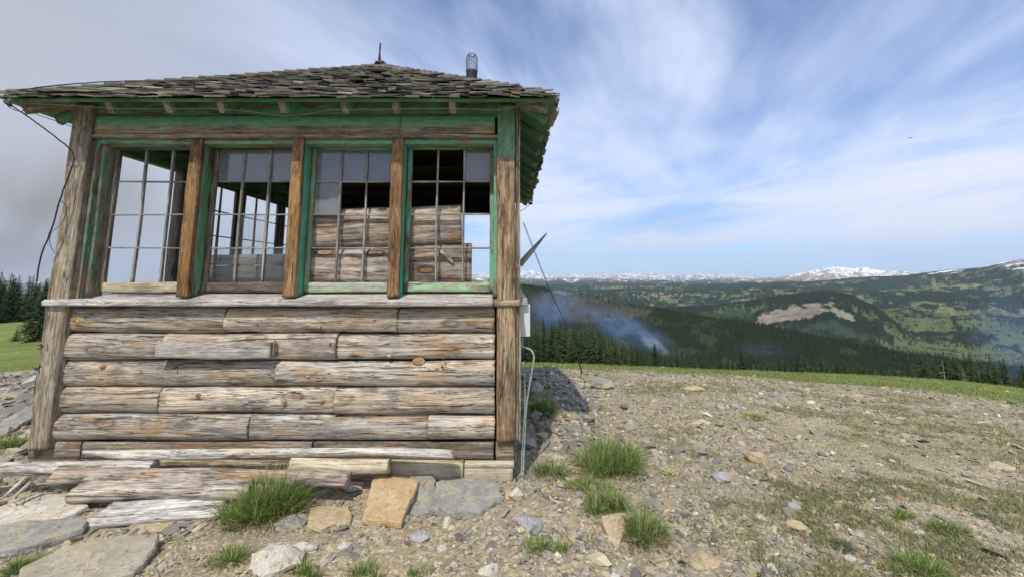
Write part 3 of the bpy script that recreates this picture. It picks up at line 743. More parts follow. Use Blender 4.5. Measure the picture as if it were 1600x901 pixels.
def place_tree(x, y, Hh, label, group, pi=None, wide=1.0, first=[True]):
    cm, tm = protos[pi if pi is not None else R.randrange(7)]
    s = Hh/10.0; z = g(x, y)-0.15
    o = thing('conifer_tree', label, 'tree', (x, y, z), group)
    o.rotation_euler = (R.uniform(-.02, .02), R.uniform(-.02, .02), R.uniform(0, 6.28)); o.scale = (s*wide, s*wide, s)
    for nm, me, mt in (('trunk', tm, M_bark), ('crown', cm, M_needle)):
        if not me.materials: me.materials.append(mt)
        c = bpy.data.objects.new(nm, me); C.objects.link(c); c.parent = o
    return o
def pol(azd, r): return math.sin(rad(azd))*r, math.cos(rad(azd))*r
# the dark wall of conifers beyond the grass on the right; top profile follows the photo
TOPS = [(700, 500), (815, 505), (850, 500), (872, 498), (900, 505), (925, 512), (945, 522), (975, 540), (1000, 547), (1030, 541), (1060, 548), (1100, 549), (1150, 551), (1200, 556), (1250, 560), (1300, 562), (1350, 566), (1400, 568), (1450, 562), (1490, 560), (1530, 560), (1560, 572), (1600, 582), (1700, 590)]
def top_el(x):
    return px_az_el(x, np.interp(x, [p[0] for p in TOPS], [p[1] for p in TOPS]))
npl = 0
x = 706.0
rows = [(1.0, 0.0), (1.16, 0.3), (1.34, 0.6)]
for ri, (rm, ph) in enumerate(rows):
    x = 803.0+ph*8
    while x < 1650:
        a, e = top_el(x)
        rr = (np.interp(x, [700, 950, 1300, 1600], [62, 66, 74, 84])*rm)*R.uniform(0.96, 1.06)
        X, Y = pol(a, rr); z = g(X, Y)
        dj = R.uniform(-0.032, 0.006) if R.random() > 0.2 else R.uniform(0.0, 0.018)
        Hh = EYE + (e+dj)*rr - z
        Hh = max(3.5, min(Hh, 15))
        if R.random() < 0.06 and ri == 0 and x > 850:
            o = thing('dead_tree', 'bare silver-grey dead conifer standing among the living ones on the right', 'dead tree', (X, Y, z-0.1), 'bare dead conifers in the tree line')
            if not snag.materials: snag.materials.append(M_bark)
            c = bpy.data.objects.new('trunk', snag); C.objects.link(c); c.parent = o; o.scale = (Hh/9,)*3; o.rotation_euler[2] = R.uniform(0, 6)
        else:
            place_tree(X, Y, Hh, 'dark green spruce in the dense row beyond the grassy edge right of the cabin', 'spruces lining the far edge of the right-hand meadow', wide=R.uniform(0.75, 1.45)*1.15*min(1.4, 11/Hh)**0.5)
        npl += 1
        x += R.uniform(7.6, 11.4)
# the wood on the far left
for i in range(40):
    x = R.uniform(-50, 112); rr = R.uniform(112, 150); a, _ = px_az_el(x, 430)
    X, Y = pol(a, rr); z = g(X, Y); e = px_az_el(x, 430+R.uniform(-5, 9) + (x-30)*0.10)[1]
    place_tree(X, Y, EYE+e*rr-z, 'dark spruce in the tall wood beyond the meadow left of the cabin', 'spruces of the wood on the left', wide=R.uniform(1.3, 1.8))
for (x, yb, yt) in ((58, 533, 432), (44, 520, 455), (74, 528, 447)):
    a, eb = px_az_el(x, yb); a, et = px_az_el(x, yt)
    P = ground_hit(x, yb); rr = math.hypot(P.x, P.y)
    place_tree(P.x, P.y, EYE+et*rr-P.z, {58: 'tallest spruce standing forward of the left wood beside the cabin corner', 44: 'smaller spruce at the left of the tree standing forward of the wood', 74: 'spruce half hidden behind the left corner post of the cabin'}[x], 'trees standing forward of the left wood', wide=1.35)
P = ground_hit(24, 533); place_tree(P.x, P.y, 1.1, 'tiny lone sapling in the meadow left of the cabin', 'lone sapling', wide=2.2)

# ------------------------------------------------------------------ stones
def shard(seed, flat):
    rs = np.random.RandomState(seed); bm = bmesh.new()
    for _ in range(11):
        v = rs.normal(size=3); v /= np.linalg.norm(v); v *= 0.8+0.25*rs.rand(); bm.verts.new((v[0], v[1]*0.75, v[2]*flat))
    r_ = bmesh.ops.convex_hull(bm, input=bm.verts); bmesh.ops.delete(bm, geom=[e for e in r_['geom_interior'] if isinstance(e, bmesh.types.BMVert)], context='VERTS')
    bmesh.ops.triangulate(bm, faces=bm.faces); bm.verts.index_update()
    V = np.array([v.co[:] for v in bm.verts]); Fa = np.array([[v.index for v in f.verts] for f in bm.faces]); bm.free(); return V, Fa
SH = [shard(s, 0.22+0.35*(s % 5)/4) for s in range(24)]
PAL = np.array([(0.30, 0.27, 0.225), (0.20, 0.185, 0.165), (0.40, 0.36, 0.29), (0.50, 0.43, 0.30), (0.58, 0.505, 0.36), (0.44, 0.36, 0.23), (0.62, 0.59, 0.50), (0.255, 0.235, 0.21), (0.36, 0.295, 0.20), (0.33, 0.315, 0.26), (0.38, 0.26, 0.17), (0.72, 0.69, 0.60)])
PW = np.array([15, 11, 13, 12, 6, 13, 1.6, 8, 14, 11, 3, 0.7]); PW /= PW.sum()
def scatter(name, X, Y, S, label, pal=PW, sink=0.25, seed=1):
    rs = np.random.RandomState(seed); Z = ground_np(X, Y); n = len(X); VV = []; FF = []; CC = []; base = 0
    kind = rs.randint(0, len(SH), n)
    for k in range(len(SH)):
        id_ = np.where(kind == k)[0]
        if not len(id_): continue
        V, Fa = SH[k]; m = len(id_)
        a = rs.rand(m)*6.28; tx = rs.normal(0, 0.22, m); ty = rs.normal(0, 0.22, m)
        st = 0.7+0.6*rs.rand(m, 3)
        P = V[None]*st[:, None, :]*S[id_][:, None, None]
        x = P[..., 0]*np.cos(a)[:, None]-P[..., 1]*np.sin(a)[:, None]; y = P[..., 0]*np.sin(a)[:, None]+P[..., 1]*np.cos(a)[:, None]
        z = P[..., 2] + x*tx[:, None] + y*ty[:, None]
        Q = np.stack([x+X[id_][:, None], y+Y[id_][:, None], z+Z[id_][:, None]+(S[id_]*sink*0.3)[:, None]], -1)
        VV.append(Q.reshape(-1, 3)); FF.append((np.arange(m)[:, None, None]*len(V)+Fa[None]).reshape(-1, 3)+base); base += m*len(V)
        c = PAL[rs.choice(len(PAL), m, p=pal)]*(0.66+0.38*rs.rand(m, 1)); CC.append(np.repeat(c, len(V), 0))
    me = fast_mesh(name, np.concatenate(VV), np.concatenate(FF), np.concatenate(CC))
    return tag(put(name, me, M_stone), label, 'gravel', kind='stuff')
def gravel():
    n = 150000
    a = NR.uniform(-58, 57, n); u = NR.rand(n); r = 1.9*(20/1.9)**u
    X = np.sin(np.radians(a))*r; Y = np.cos(np.radians(a))*r
    inside = (X > -4.0) & (X < 0.1) & (Y > 3.42) & (Y < 7.6)
    dens = fbm(X*0.8, Y*0.8, 4, 500) - 0.13*(1-sstep(X, -0.5, 1.6))*(1-sstep(r, 5, 9))
    keep = ~inside & (NR.rand(n) < sstep(dens, 0.31, 0.52)*0.75+0.25) & (NR.rand(n) > grass_edge(X, Y)*0.97)
    X, Y, r = X[keep], Y[keep], r[keep]; m = len(X)
    S = np.exp(NR.normal(math.log(0.0092), 0.62, m))*(0.8+r*0.095)
    S = np.clip(S, 0.004, 0.12)
    scatter('gravel', X, Y, S, 'loose angular tan and grey shale fragments covering the hilltop ground', seed=3)
    # heap of greyer rubble by the right wall and on the left of the cabin
    n = 2600
    X1 = NR.normal(0.75, 0.35, n); Y1 = NR.uniform(3.9, 9.2, n); k = X1 > 0.12; X1, Y1 = X1[k], Y1[k]
    n = 2600; a = NR.uniform(-60, -48, n); r = NR.uniform(5.0, 17, n); X2 = np.sin(np.radians(a))*r; Y2 = np.cos(np.radians(a))*r
    pg = np.array([20, 20, 14, 6, 4, 2, 5, 22, 6, 14, 1, 2.0]); pg /= pg.sum()
    X = np.concatenate([X1, X2]); Y = np.concatenate([Y1, Y2]); S = np.exp(NR.normal(math.log(0.035), 0.5, len(X)))*np.concatenate([np.ones(len(X1)), 0.7+r*0.09])
    scatter('rubble', X, Y, np.clip(S, 0.01, 0.22), 'heaped grey rubble along the foot of the side walls', pal=pg, seed=4)
gravel()

# flat slabs and single rocks: outline traced to ground position, real thickness
def stone_mat(name, c1, c2, c3, scale=6):
    m, t, b = new_mat(name); tc = t.node('ShaderNodeTexCoord').outputs['Object']
    n1 = t.noise(tc, scale, 7, 0.65, 0.6); n2 = t.noise(tc, scale*9, 5, 0.7); n3 = t.noise(t.mapping(tc, (1, 1, 1), (4, 4, 4)), scale*0.4, 5, 0.6)
    c = t.ramp(t.math('ADD', t.math('MULTIPLY', n1, 0.6), t.math('MULTIPLY', n2, 0.4)), [(0.34, c1), (0.5, c2), (0.66, c3)])
    c = t.mix(t.math('MULTIPLY', t.ss(n3, 0.52, 0.68), 0.45), c, tuple(x*0.55 for x in c2))
    du = t.noise(tc, scale*1.3, 6, 0.7, 0.3); c = t.mix(t.math('MULTIPLY', t.ss(du, 0.50, 0.60), 0.65), c, (0.42, 0.34, 0.21))
    li = t.noise(t.mapping(tc, (1, 1, 1), (7, 2, 9)), scale*5, 4, 0.7); c = t.mix(t.math('MULTIPLY', t.ss(li, 0.58, 0.63), 0.55), c, (0.10, 0.095, 0.075))
    sp2 = t.noise(t.mapping(tc, (1, 1, 1), (1, 5, 3)), scale*22, 3, 0.7); c = t.mix(t.math('MULTIPLY', t.ss(sp2, 0.55, 0.70), 0.35), c, (0.70, 0.66, 0.57))
    t.set(b.inputs['Base Color'], c); b.inputs['Roughness'].default_value = 0.9; b.inputs['Specular IOR Level'].default_value = 0.15
    bm = t.node('ShaderNodeBump'); bm.inputs['Strength'].default_value = 0.9; bm.inputs['Distance'].default_value = 0.015
    t.set(bm.inputs['Height'], t.math('ADD', n1, t.math('MULTIPLY', n2, 0.4))); t.l.new(bm.outputs[0], b.inputs['Normal'])
    return m
S_grey = stone_mat('grey_shale', (0.17, 0.17, 0.155), (0.29, 0.29, 0.26), (0.40, 0.39, 0.35))
S_tan = stone_mat('tan_sandstone', (0.30, 0.22, 0.13), (0.47, 0.37, 0.23), (0.58, 0.49, 0.34))
S_ochre = stone_mat('ochre_slab', (0.36, 0.20, 0.09), (0.50, 0.36, 0.20), (0.60, 0.50, 0.34))
S_pale = stone_mat('pale_rock', (0.36, 0.33, 0.28), (0.54, 0.50, 0.43), (0.72, 0.69, 0.62))
S_pg = stone_mat('dusty_grey_slab', (0.24, 0.215, 0.17), (0.38, 0.345, 0.275), (0.50, 0.46, 0.38))
S_blue = stone_mat('blue_grey_rock', (0.20, 0.205, 0.215), (0.34, 0.345, 0.36), (0.50, 0.50, 0.50))
def slab(name, outline, th, mat, label, lift=0.0, tilt=(0, 0), group=None, cat='rock', rough=0.016):
    P = [ground_hit(*p) for p in outline]; c = sum(P, Vector())/len(P)
    zt = g(c.x, c.y)+th*0.55+lift
    pts = []
    for i in range(len(P)):                     # refine the outline with chips
        a, b = P[i], P[(i+1) % len(P)]; n = max(2, int((b-a).length/0.05))
        for k in range(n):
            q = a.lerp(b, k/n); j = rough if k else rough*0.4
            pts.append((q.x-c.x+R.uniform(-j, j), q.y-c.y+R.uniform(-j, j)))
    bm = bmesh.new(); rings = []
    for (z, s) in ((-th, 0.99), (-th*0.55, 1.005), (-th*0.18, 1.0), (0, 0.975), (0.003, 0.80), (0.004, 0.5), (0.004, 0.2)):
        rings.append([bm.verts.new((x*s + R.uniform(-1, 1)*rough*0.25, y*s + R.uniform(-1, 1)*rough*0.25, z + (x*tilt[0]+y*tilt[1]) + (R.uniform(-1, 1)*0.0025 if z > -th*0.5 else 0))) for x, y in pts])
    n = len(pts)
    for a, b in zip(rings, rings[1:]):
        for i in range(n): bm.faces.new((a[i], a[(i+1) % n], b[(i+1) % n], b[i]))
    bm.faces.new(rings[-1]); bm.faces.new(list(reversed(rings[0])))
    bmesh.ops.recalc_face_normals(bm, faces=bm.faces)
    me = bpy.data.meshes.new(name); bm.to_mesh(me); bm.free()
    o = put(name, me, mat, None, Matrix.Translation((c.x, c.y, zt)))
    return tag(o, label, cat, group)
def rock(name, px, py, wpx, mat, label, flat=0.5, ratio=0.7, seed=0, cat='rock', group=None, rot=0.0):
    P = ground_hit(px, py); s = wpx/F*P.y/2
    rs = np.random.RandomState(seed+900); bm = bmesh.new()
    for _ in range(22):
        v = rs.normal(size=3); v /= np.linalg.norm(v); v *= 0.85+0.2*rs.rand(); bm.verts.new((v[0]*s, v[1]*s*ratio, v[2]*s*flat))
    r_ = bmesh.ops.convex_hull(bm, input=bm.verts); bmesh.ops.delete(bm, geom=[e for e in r_['geom_interior'] if isinstance(e, bmesh.types.BMVert)], context='VERTS')
    bmesh.ops.subdivide_edges(bm, edges=bm.edges, cuts=2, use_grid_fill=True, smooth=0.0)
    for v in bm.verts: v.co += Vector(rs.normal(size=3))*s*0.018
    me = bpy.data.meshes.new(name); bm.to_mesh(me); bm.free()
    return tag(put(name, me, mat, None, Matrix.Translation((P.x, P.y, P.z+s*flat*0.4)) @ Matrix.Rotation(rot, 4, 'Z')), label, cat, group)
slab('stone_slab', [(583,760),(655,772),(627,828),(566,820)], 0.045, S_ochre, 'square ochre stone slab lying tilted before the foundation boards', 0.05, (0.02, 0.10), rough=0.006)
slab('stone_slab', [(640,752),(678,750),(682,800),(650,806),(632,800)], 0.03, S_grey, 'narrow grey slate wedged between the ochre slab and the wide grey slab', 0.02, (0.05, 0.12))
slab('stone_slab', [(682,768),(735,757),(775,762),(786,783),(752,806),(700,808),(670,803)], 0.055, S_grey, 'wide grey-green slab with rusty front edge below the pale foundation board', 0.03, (0, 0.03))
slab('stone_slab', [(483,801),(545,797),(547,821),(502,832),(480,829)], 0.03, S_tan, 'small flat tan slab with a dark hole right of the big grass clump', 0.02)
slab('stone_slab', [(-60,850),(40,822),(130,820),(128,838),(55,862),(-60,885)], 0.05, S_grey, 'long grey slab at the left edge below the timber heap', 0.02, (0, 0.05))
slab('stone_slab', [(30,901),(95,868),(175,852),(245,850),(242,868),(205,905),(120,930),(20,930)], 0.055, S_pg, 'large tan-grey slab at the bottom left corner of the dirt', 0.02, (0, 0.04))
slab('stone_slab', [(-40,815),(60,782),(128,780),(138,798),(70,828),(-40,850)], 0.05, S_pale, 'pale cracked slab under the twisted dead branch', 0.0, (0, 0.06))
slab('stone_slab', [(205,806),(278,806),(282,826),(210,834)], 0.02, S_tan, 'thin tan stone just below the bleached plank', 0.0)
slab('stone_slab', [(942,822),(978,818),(980,838),(965,858),(948,850)], 0.035, S_tan, 'tan pentagonal stone in front of the lower grass tuft', 0.03, (0, 0.15))
slab('stone_slab', [(0,668),(58,644),(62,655),(10,680),(-30,690)], 0.08, S_grey, 'flat grey slab on the rubble left of the corner post', 0.03)
slab('stone_slab', [(1080,868),(1110,864),(1126,880),(1100,892),(1078,884)], 0.025, S_tan, 'flat tan stone beside a small dark moss cushion at the bottom', 0.0)
rock('rock', 827, 822, 46, S_blue, 'blue-grey angular rock out from the right corner of the cabin', 0.45, 0.75, 1, rot=-0.9)
rock('rock', 806, 776, 26, S_pale, 'small pale rock at the foot of the right corner post', 0.7, 0.8, 2)
rock('rock', 823, 700, 30, S_blue, 'upright dark grey rock against the right side wall', 1.0, 0.6, 3)
rock('rock', 838, 655, 24, S_grey, 'grey rock beside the conduit on the right wall', 0.8, 0.8, 4)
rock('rock', 838, 612, 30, S_blue, 'grey rock in the rubble bank behind the conduit', 0.7, 0.8, 5)
rock('rock', 1180, 722, 34, S_tan, 'brown tilted rock alone on the gravel at the centre right', 0.75, 0.65, 6, rot=-0.7)
rock('rock', 1158, 707, 20, S_grey, 'grey flat stone touching the brown tilted rock', 0.4, 0.7, 7)
rock('rock', 940, 606, 40, S_grey, 'low grey boulder at the back of the gravel near the cabin', 0.6, 0.7, 8)
rock('rock', 1128, 748, 30, S_blue, 'dark grey stone below the brown tilted rock', 0.5, 0.7, 9)
rock('rock', 1240, 795, 22, S_blue, 'round dark grey stone in the right foreground gravel', 0.6, 0.9, 10)
rock('rock', 1243, 824, 38, S_tan, 'tan flat stone with grey neighbour in the right foreground', 0.35, 0.6, 11, rot=-0.5)
rock('rock', 630, 814, 30, S_grey, 'thin grey flake below the ochre slab', 0.3, 0.5, 12, rot=0.6)
rock('rock', 655, 842, 34, S_blue, 'bluish rounded stone below the ochre slab', 0.45, 0.6, 13)
rock('rock', 538, 855, 22, S_pale, 'pale pebble left of the bluish rounded stone', 0.5, 0.7, 14)
rock('rock', 690, 860, 16, S_pale, 'whitish angular pebble on the bare dirt', 0.7, 0.9, 15)
rock('rock', 765, 898, 34, S_pale, 'white rock at the bottom edge on the bare dirt', 0.6, 0.7, 16)
rock('rock', 430, 880, 90, S_pale, 'large pale yellow rock at the bottom below the big grass clump', 0.3, 0.7, 17, rot=0.3)
rock('rock', 455, 822, 50, S_grey, 'grey elongated stone at the right foot of the big grass clump', 0.4, 0.5, 18, rot=0.5)
rock('rock', 502, 768, 34, S_grey, 'grey stone beside the round log end', 0.4, 0.7, 19)
rock('rock', 552, 762, 36, S_pale, 'pale stone under the sawn yellow log end', 0.35, 0.6, 20)
rock('rock', 103, 765, 34, S_grey, 'dark stone under the left end of the grey half log', 0.5, 0.7, 21)
rock('rock', 478, 858, 40, S_pale, 'cream angular rock just right of the dry grass', 0.45, 0.7, 22)
rock('rock', 1085, 610, 36, S_tan, 'brownish flat rock high on the gravel slope', 0.3, 0.6, 24)
rock('rock', 1395, 722, 12, S_pale, 'small white stone on the right slope', 0.6, 0.8, 25)
rock('rock', 1330, 874, 26, S_pale, 'white shard at the lower right', 0.3, 0.4, 26)

# ------------------------------------------------------------------ grass
def blades(cx, cy, spread, n, hmin, hmax, seed, lean=0.6, cols=None, w=0.0035, zfn=None):
    rs = np.random.RandomState(seed)
    a = rs.rand(n)*6.28; q = np.sqrt(rs.rand(n))
    X = cx+np.cos(a)*q*spread[0]; Y = cy+np.sin(a)*q*spread[1]; Z = ground_np(X, Y) - 0.01
    return blades_at(X, Y, Z, rs.uniform(hmin, hmax, n)*(1-0.35*q), a+rs.normal(0, 0.7, n), (0.15+q)*lean*rs.uniform(0.4, 1.3, n), rs, cols, w)
def blades_at(X, Y, Z, H, A, L, rs, cols=None, w=0.0035, segs=4):
    n = len(X); V = np.zeros((n, 2*segs+1, 3)); cc = np.zeros((n, 2*segs+1, 3))
    if cols is None: cols = [(0.16, 0.26, 0.055), (0.22, 0.33, 0.075), (0.11, 0.20, 0.045), (0.34, 0.36, 0.13), (0.52, 0.46, 0.27)]
    cp_ = np.array(cols)[rs.choice(len(cols), n, p=([0.33, 0.27, 0.24, 0.10, 0.06] if len(cols) == 5 else None))]*rs.uniform(0.75, 1.25, (n, 1))
    pa = A+1.57+rs.normal(0, 0.4, n); ww = w*rs.uniform(0.7, 1.5, n)
    for i in range(segs+1):
        t = i/segs
        off = L*H*t**1.8; z = H*(t - 0.35*L*t**2.6)
        x = X+np.cos(A)*off; y = Y+np.sin(A)*off; zz = Z+z
        wd = ww*(1-t)**0.6
        if i < segs:
            V[:, 2*i, :] = np.stack([x-np.cos(pa)*wd, y-np.sin(pa)*wd, zz], -1); V[:, 2*i+1, :] = np.stack([x+np.cos(pa)*wd, y+np.sin(pa)*wd, zz], -1)
            cc[:, 2*i] = cc[:, 2*i+1] = cp_
        else: V[:, 2*i, :] = np.stack([x, y, zz], -1); cc[:, 2*i] = cp_*1.2
    Fl = []
    for i in range(segs-1): Fl += [(2*i, 2*i+1, 2*i+3), (2*i, 2*i+3, 2*i+2)]
    Fl.append((2*segs-2, 2*segs-1, 2*segs))
    Fa = (np.arange(n)[:, None, None]*(2*segs+1)+np.array(Fl)[None]).reshape(-1, 3)
    return V.reshape(-1, 3), Fa, cc.reshape(-1, 3)
def merge(L):
    V = []; Fa = []; Cc = []; b = 0
    for v, f, c in L: V.append(v); Fa.append(f+b); Cc.append(c); b += len(v)
    return np.concatenate(V), np.concatenate(Fa), np.concatenate(Cc)
DRY = [(0.42, 0.35, 0.20), (0.34, 0.27, 0.14), (0.50, 0.43, 0.28)]
def tuft(px, py, wpx, hpx, label, n=420, seed=0, lean=0.55, dry=0.18, depth=0.7, cols=None, group=None):
    P = ground_hit(px, py); k = P.y/F; w = wpx*k/2; h = hpx*k
    rs = np.random.RandomState(seed+40); L = []; nc = max(3, int(w*45))
    for i in range(nc):
        a = rs.rand()*6.28; q = rs.rand()**0.5; f = 1.1-0.45*q+rs.uniform(-.22, .18)
        L.append(blades(P.x+math.cos(a)*q*w*0.66, P.y+w*depth*0.3+math.sin(a)*q*w*depth*0.6, (w*0.26, w*0.26*depth), int(n*1.25/nc), h*0.35*f, h*1.08*f, seed*31+i, lean*1.45, cols, w=0.0015+0.0005*P.y))
    L.append(blades(P.x, P.y+w*depth*0.15, (w*1.0, w*depth*0.95), int(n*0.10), h*0.12, h*0.38, seed+9, 1.2, DRY, w=0.0013+0.0004*P.y))
    if h > 0.12: L.append(blades(P.x, P.y+w*depth*0.3, (w*0.5, w*0.4), int(n*0.035), h*1.0, h*1.5, seed+7, 0.35, DRY, w=0.0009+0.0002*P.y))
    if dry: L.append(blades(P.x, P.y+w*depth*0.2, (w*0.7, w*depth*0.7), int(n*dry), h*0.25, h*0.6, seed+1, 1.4, DRY, w=0.0015+0.0005*P.y))
    V, Fa, Cc = merge(L); c = np.array([P.x, P.y, P.z])
    return tag(put('grass_tuft', fast_mesh('grass_tuft', V-c, Fa, Cc), M_blade, None, Matrix.Translation(P)), label, 'grass tuft', group)
tuft(408, 815, 140, 88, 'big green grass clump growing through the ends of the loose timbers', 1500, 1, 0.65, 0.25)
tuft(955, 738, 125, 66, 'broad bright green grass clump on the gravel right of the cabin', 1700, 3, 0.7, 0.18, 1.0)
tuft(948, 800, 78, 48, 'medium grass tuft just below the broad clump', 600, 5, 0.7, 0.35)
tuft(925, 770, 90, 30, 'thin low grass between the broad clump and the medium tuft', 350, 6, 0.8, 0.4)
tuft(1012, 850, 85, 62, 'spiky grass tuft beside the tan pentagonal stone', 700, 7, 0.6, 0.35)
tuft(475, 905, 60, 44, 'grass tuft cut by the bottom edge left of centre', 130, 8, 0.5, 0.2)
tuft(570, 905, 70, 36, 'sparse grass at the bottom edge below the ochre slab', 160, 9, 0.6, 0.2)
tuft(655, 910, 60, 30, 'thin grass at the bottom edge on the bare dirt', 80, 10, 0.6, 0.2)
tuft(30, 895, 75, 34, 'green grass at the bottom left corner against the large slab', 360, 11, 0.8, 0.2)
tuft(18, 700, 80, 34, 'leafy green grass patch left of the leaning corner post', 420, 12, 0.8, 0.1)
tuft(355, 880, 70, 40, 'olive dry grass tuft under the big clump', 260, 13, 0.8, 0.9)
tuft(105, 862, 26, 14, 'tiny grass sprig between the two left slabs', 60, 14, 0.6, 0.3)
tuft(30, 800, 60, 28, 'grey-green weedy patch beside the pale cracked slab', 260, 15, 0.9, 0.3, cols=[(0.12, 0.15, 0.08), (0.16, 0.19, 0.10), (0.09, 0.12, 0.06)])
tuft(665, 742, 22, 22, 'grass sprig by the knot of the foundation board', 60, 16, 0.6, 0.2)
tuft(848, 650, 50, 50, 'shaded green grass against the right wall behind the rocks', 420, 17, 0.7, 0.2)
tuft(855, 745, 70, 34, 'olive grass on the ground beside the right corner post', 380, 18, 0.9, 0.6)
tuft(840, 860, 60, 26, 'dry olive tuft below the blue-grey rock', 220, 19, 0.9, 0.8)
tuft(880, 862, 36, 22, 'little dark tuft right of the blue-grey rock', 130, 20, 0.8, 0.6)
tuft(1440, 900, 110, 42, 'wide green grass clump at the bottom right', 650, 21, 0.8, 0.4)
tuft(1490, 838, 70, 28, 'yellow-green tuft above the wide bottom-right clump', 330, 22, 0.9, 0.6)
tuft(1325, 862, 44, 20, 'grey-green cushion plant in the lower right gravel', 380, 23, 0.9, 0.0, cols=[(0.11, 0.15, 0.08), (0.16, 0.20, 0.11)])
tuft(1070, 884, 16, 14, 'small dark green moss cushion at the bottom', 150, 24, 0.6, 0.0, cols=[(0.05, 0.09, 0.03), (0.07, 0.12, 0.04)])
tuft(1190, 905, 24, 16, 'dark green moss cushion cut by the bottom edge', 150, 25, 0.6, 0.0, cols=[(0.05, 0.09, 0.03), (0.07, 0.12, 0.04)])
tuft(1180, 655, 60, 15, 'yellow-flowering mat high on the right gravel', 300, 26, 1.0, 0.0, cols=[(0.42, 0.42, 0.12), (0.25, 0.29, 0.08), (0.5, 0.5, 0.25)])
tuft(1415, 812, 40, 24, 'bright green tuft in the right foreground', 200, 27, 0.7, 0.3)
def ground_cover():
    # patchy low growth over the gravel slope, then the dense turf beyond
    L = []; rs = np.random.RandomState(5)
    n = 60000; a = rs.uniform(3, 57, n); r = 2.6*(16/2.6)**rs.rand(n); X = np.sin(np.radians(a))*r; Y = np.cos(np.radians(a))*r
    k = rs.rand(n) < sstep(fbm(X*0.7+9, Y*0.7, 4, 88), 0.42, 0.58)*sstep(X, 0.8, 3.2)*sstep(fbm(X*3, Y*3, 3, 12), 0.40, 0.60)*1.2+0.035
    X, Y, r = X[k], Y[k], r[k]; n = len(X); m = 5
    X = np.repeat(X, m)+rs.normal(0, 0.03, n*m); Y = np.repeat(Y, m)+rs.normal(0, 0.03, n*m); r = np.repeat(r, m)
    mats = [(0.21, 0.23, 0.09), (0.31, 0.29, 0.13), (0.14, 0.165, 0.08), (0.40, 0.35, 0.19), (0.48, 0.41, 0.25)]
    L.append(blades_at(X, Y, ground_np(X, Y)-0.004, rs.uniform(0.02, 0.065, n*m), rs.rand(n*m)*6.28, rs.uniform(0.3, 1.6, n*m), rs, mats, 0.0022+0.0, 2))
    n = 90000; a = rs.uniform(-57, 57, n); r = 9.5*(46/9.5)**rs.rand(n); X = np.sin(np.radians(a))*r; Y = np.cos(np.radians(a))*r
    k = (rs.rand(n) < grass_edge(X, Y)) & ~((a > -50) & (a < 0)); X, Y, r = X[k], Y[k], r[k]; n = len(X)
    tc = [(0.19, 0.25, 0.06), (0.25, 0.30, 0.085), (0.14, 0.19, 0.045), (0.29, 0.27, 0.11), (0.40, 0.35, 0.19)]
    V = blades_at(X, Y, ground_np(X, Y)-0.01, rs.uniform(0.04, 0.11, n), rs.rand(n)*6.28, rs.uniform(0.2, 1.0, n), rs, tc, 0.006, 2); L.append(V)
    V, Fa, Cc = merge(L)
    tag(put('ground_cover', fast_mesh('ground_cover', V, Fa, Cc), M_blade), 'short alpine turf and thin dry growth spread over the hilltop', 'grass', kind='stuff')
ground_cover()
def flowers():
    P = ground_hit(1042, 742); o = thing('yellow_flower', 'small cluster of bright yellow flowers alone on the gravel', 'flower', P)
    bm = bmesh.new()
    for i in range(16):
        c = Vector((R.gauss(0, 0.03), R.gauss(0, 0.02), R.uniform(0.02, 0.045)))
        for k in range(6):
            a = k/6*6.28; b = a+0.7
            bm.faces.new([bm.verts.new(c), bm.verts.new(c+Vector((math.cos(a)*.009, math.sin(a)*.009, .002))), bm.verts.new(c+Vector((math.cos(b)*.009, math.sin(b)*.009, .002)))])
    me = bpy.data.meshes.new('petals'); bm.to_mesh(me); bm.free(); put('petals', me, plain('yellow_petal', (0.75, 0.55, 0.03), 0.6), o, Matrix.Translation(P))
    rs = np.random.RandomState(3); n = 60; X = P.x+rs.normal(0, .03, n); Y = P.y+rs.normal(0, .022, n)
    V, Fa, Cc = blades_at(X, Y, ground_np(X, Y), rs.uniform(.015, .035, n), rs.rand(n)*6, rs.uniform(.3, 1.2, n), rs)
    put('leaves', fast_mesh('leaves', V-np.array(P), Fa, Cc), M_blade, o, Matrix.Translation(P))
flowers()

# ================================================================== THE LOOKOUT CABIN
YF, YB = 3.40, 7.40
XL, XR = -3.98, 0.055
cab = thing('lookout_cabin', 'abandoned log-sided fire lookout cabin with peeling green window frames and shake roof', 'cabin', ((XL+XR)/2, (YF+YB)/2, 0.0))
OUTF = Vector((0, -1, 0)); OUTR = Vector((1, 0, 0)); OUTL = Vector((-1, 0, 0)); OUTB = Vector((0, 1, 0))
rowy = [478.5, 521, 563, 605, 648, 690]
segx = [[(105, 350), (350, 621), (621, 773)], [(95, 252), (252, 525), (525, 773)], [(90, 430), (430, 773)],
        [(82, 245), (245, 522), (522, 773)], [(72, 387), (387, 668), (668, 773)]]
YL = YF+0.045
rowz = [zp(y, YL-0.05) for y in rowy]
def logwall_front():
    for i, segs in enumerate(segx):
        z0, z1 = rowz[i+1], rowz[i]; zc = (z0+z1)/2; hh = (z0-z1)*-1
        ym = (rowy[i]+rowy[i+1])/2
        for k, (xa, xb) in enumerate(segs):
            pa = at(xa, ym, YL-0.06); pb = at(xb, ym, YL-0.06)
            hgt = hh*R.uniform(0.975, 1.03)
            fade = (lambda s, q=R.uniform(0.94, 1.02), w=R.uniform(0.94, 1.02): (q+(w-q)*s, q+(w-q)*s))
            sk = {(1, 0): (0, 0.06), (0, 1): (0.03, 0)}.get((i, k), (R.uniform(-.01, .01), 0))
            beam('log', (pa.x+0.003, YL+R.uniform(-.006, .006), zc), (pb.x-0.003, YL+R.uniform(-.006, .006), zc), log_prof(hgt*0.985, 0.06*R.uniform(0.8, 1.2), 0.04, 20), OUTF, M_log, cab, 0.025, 0.0035, taper=fade, skew=sk, gouge=0.03)
logwall_front()
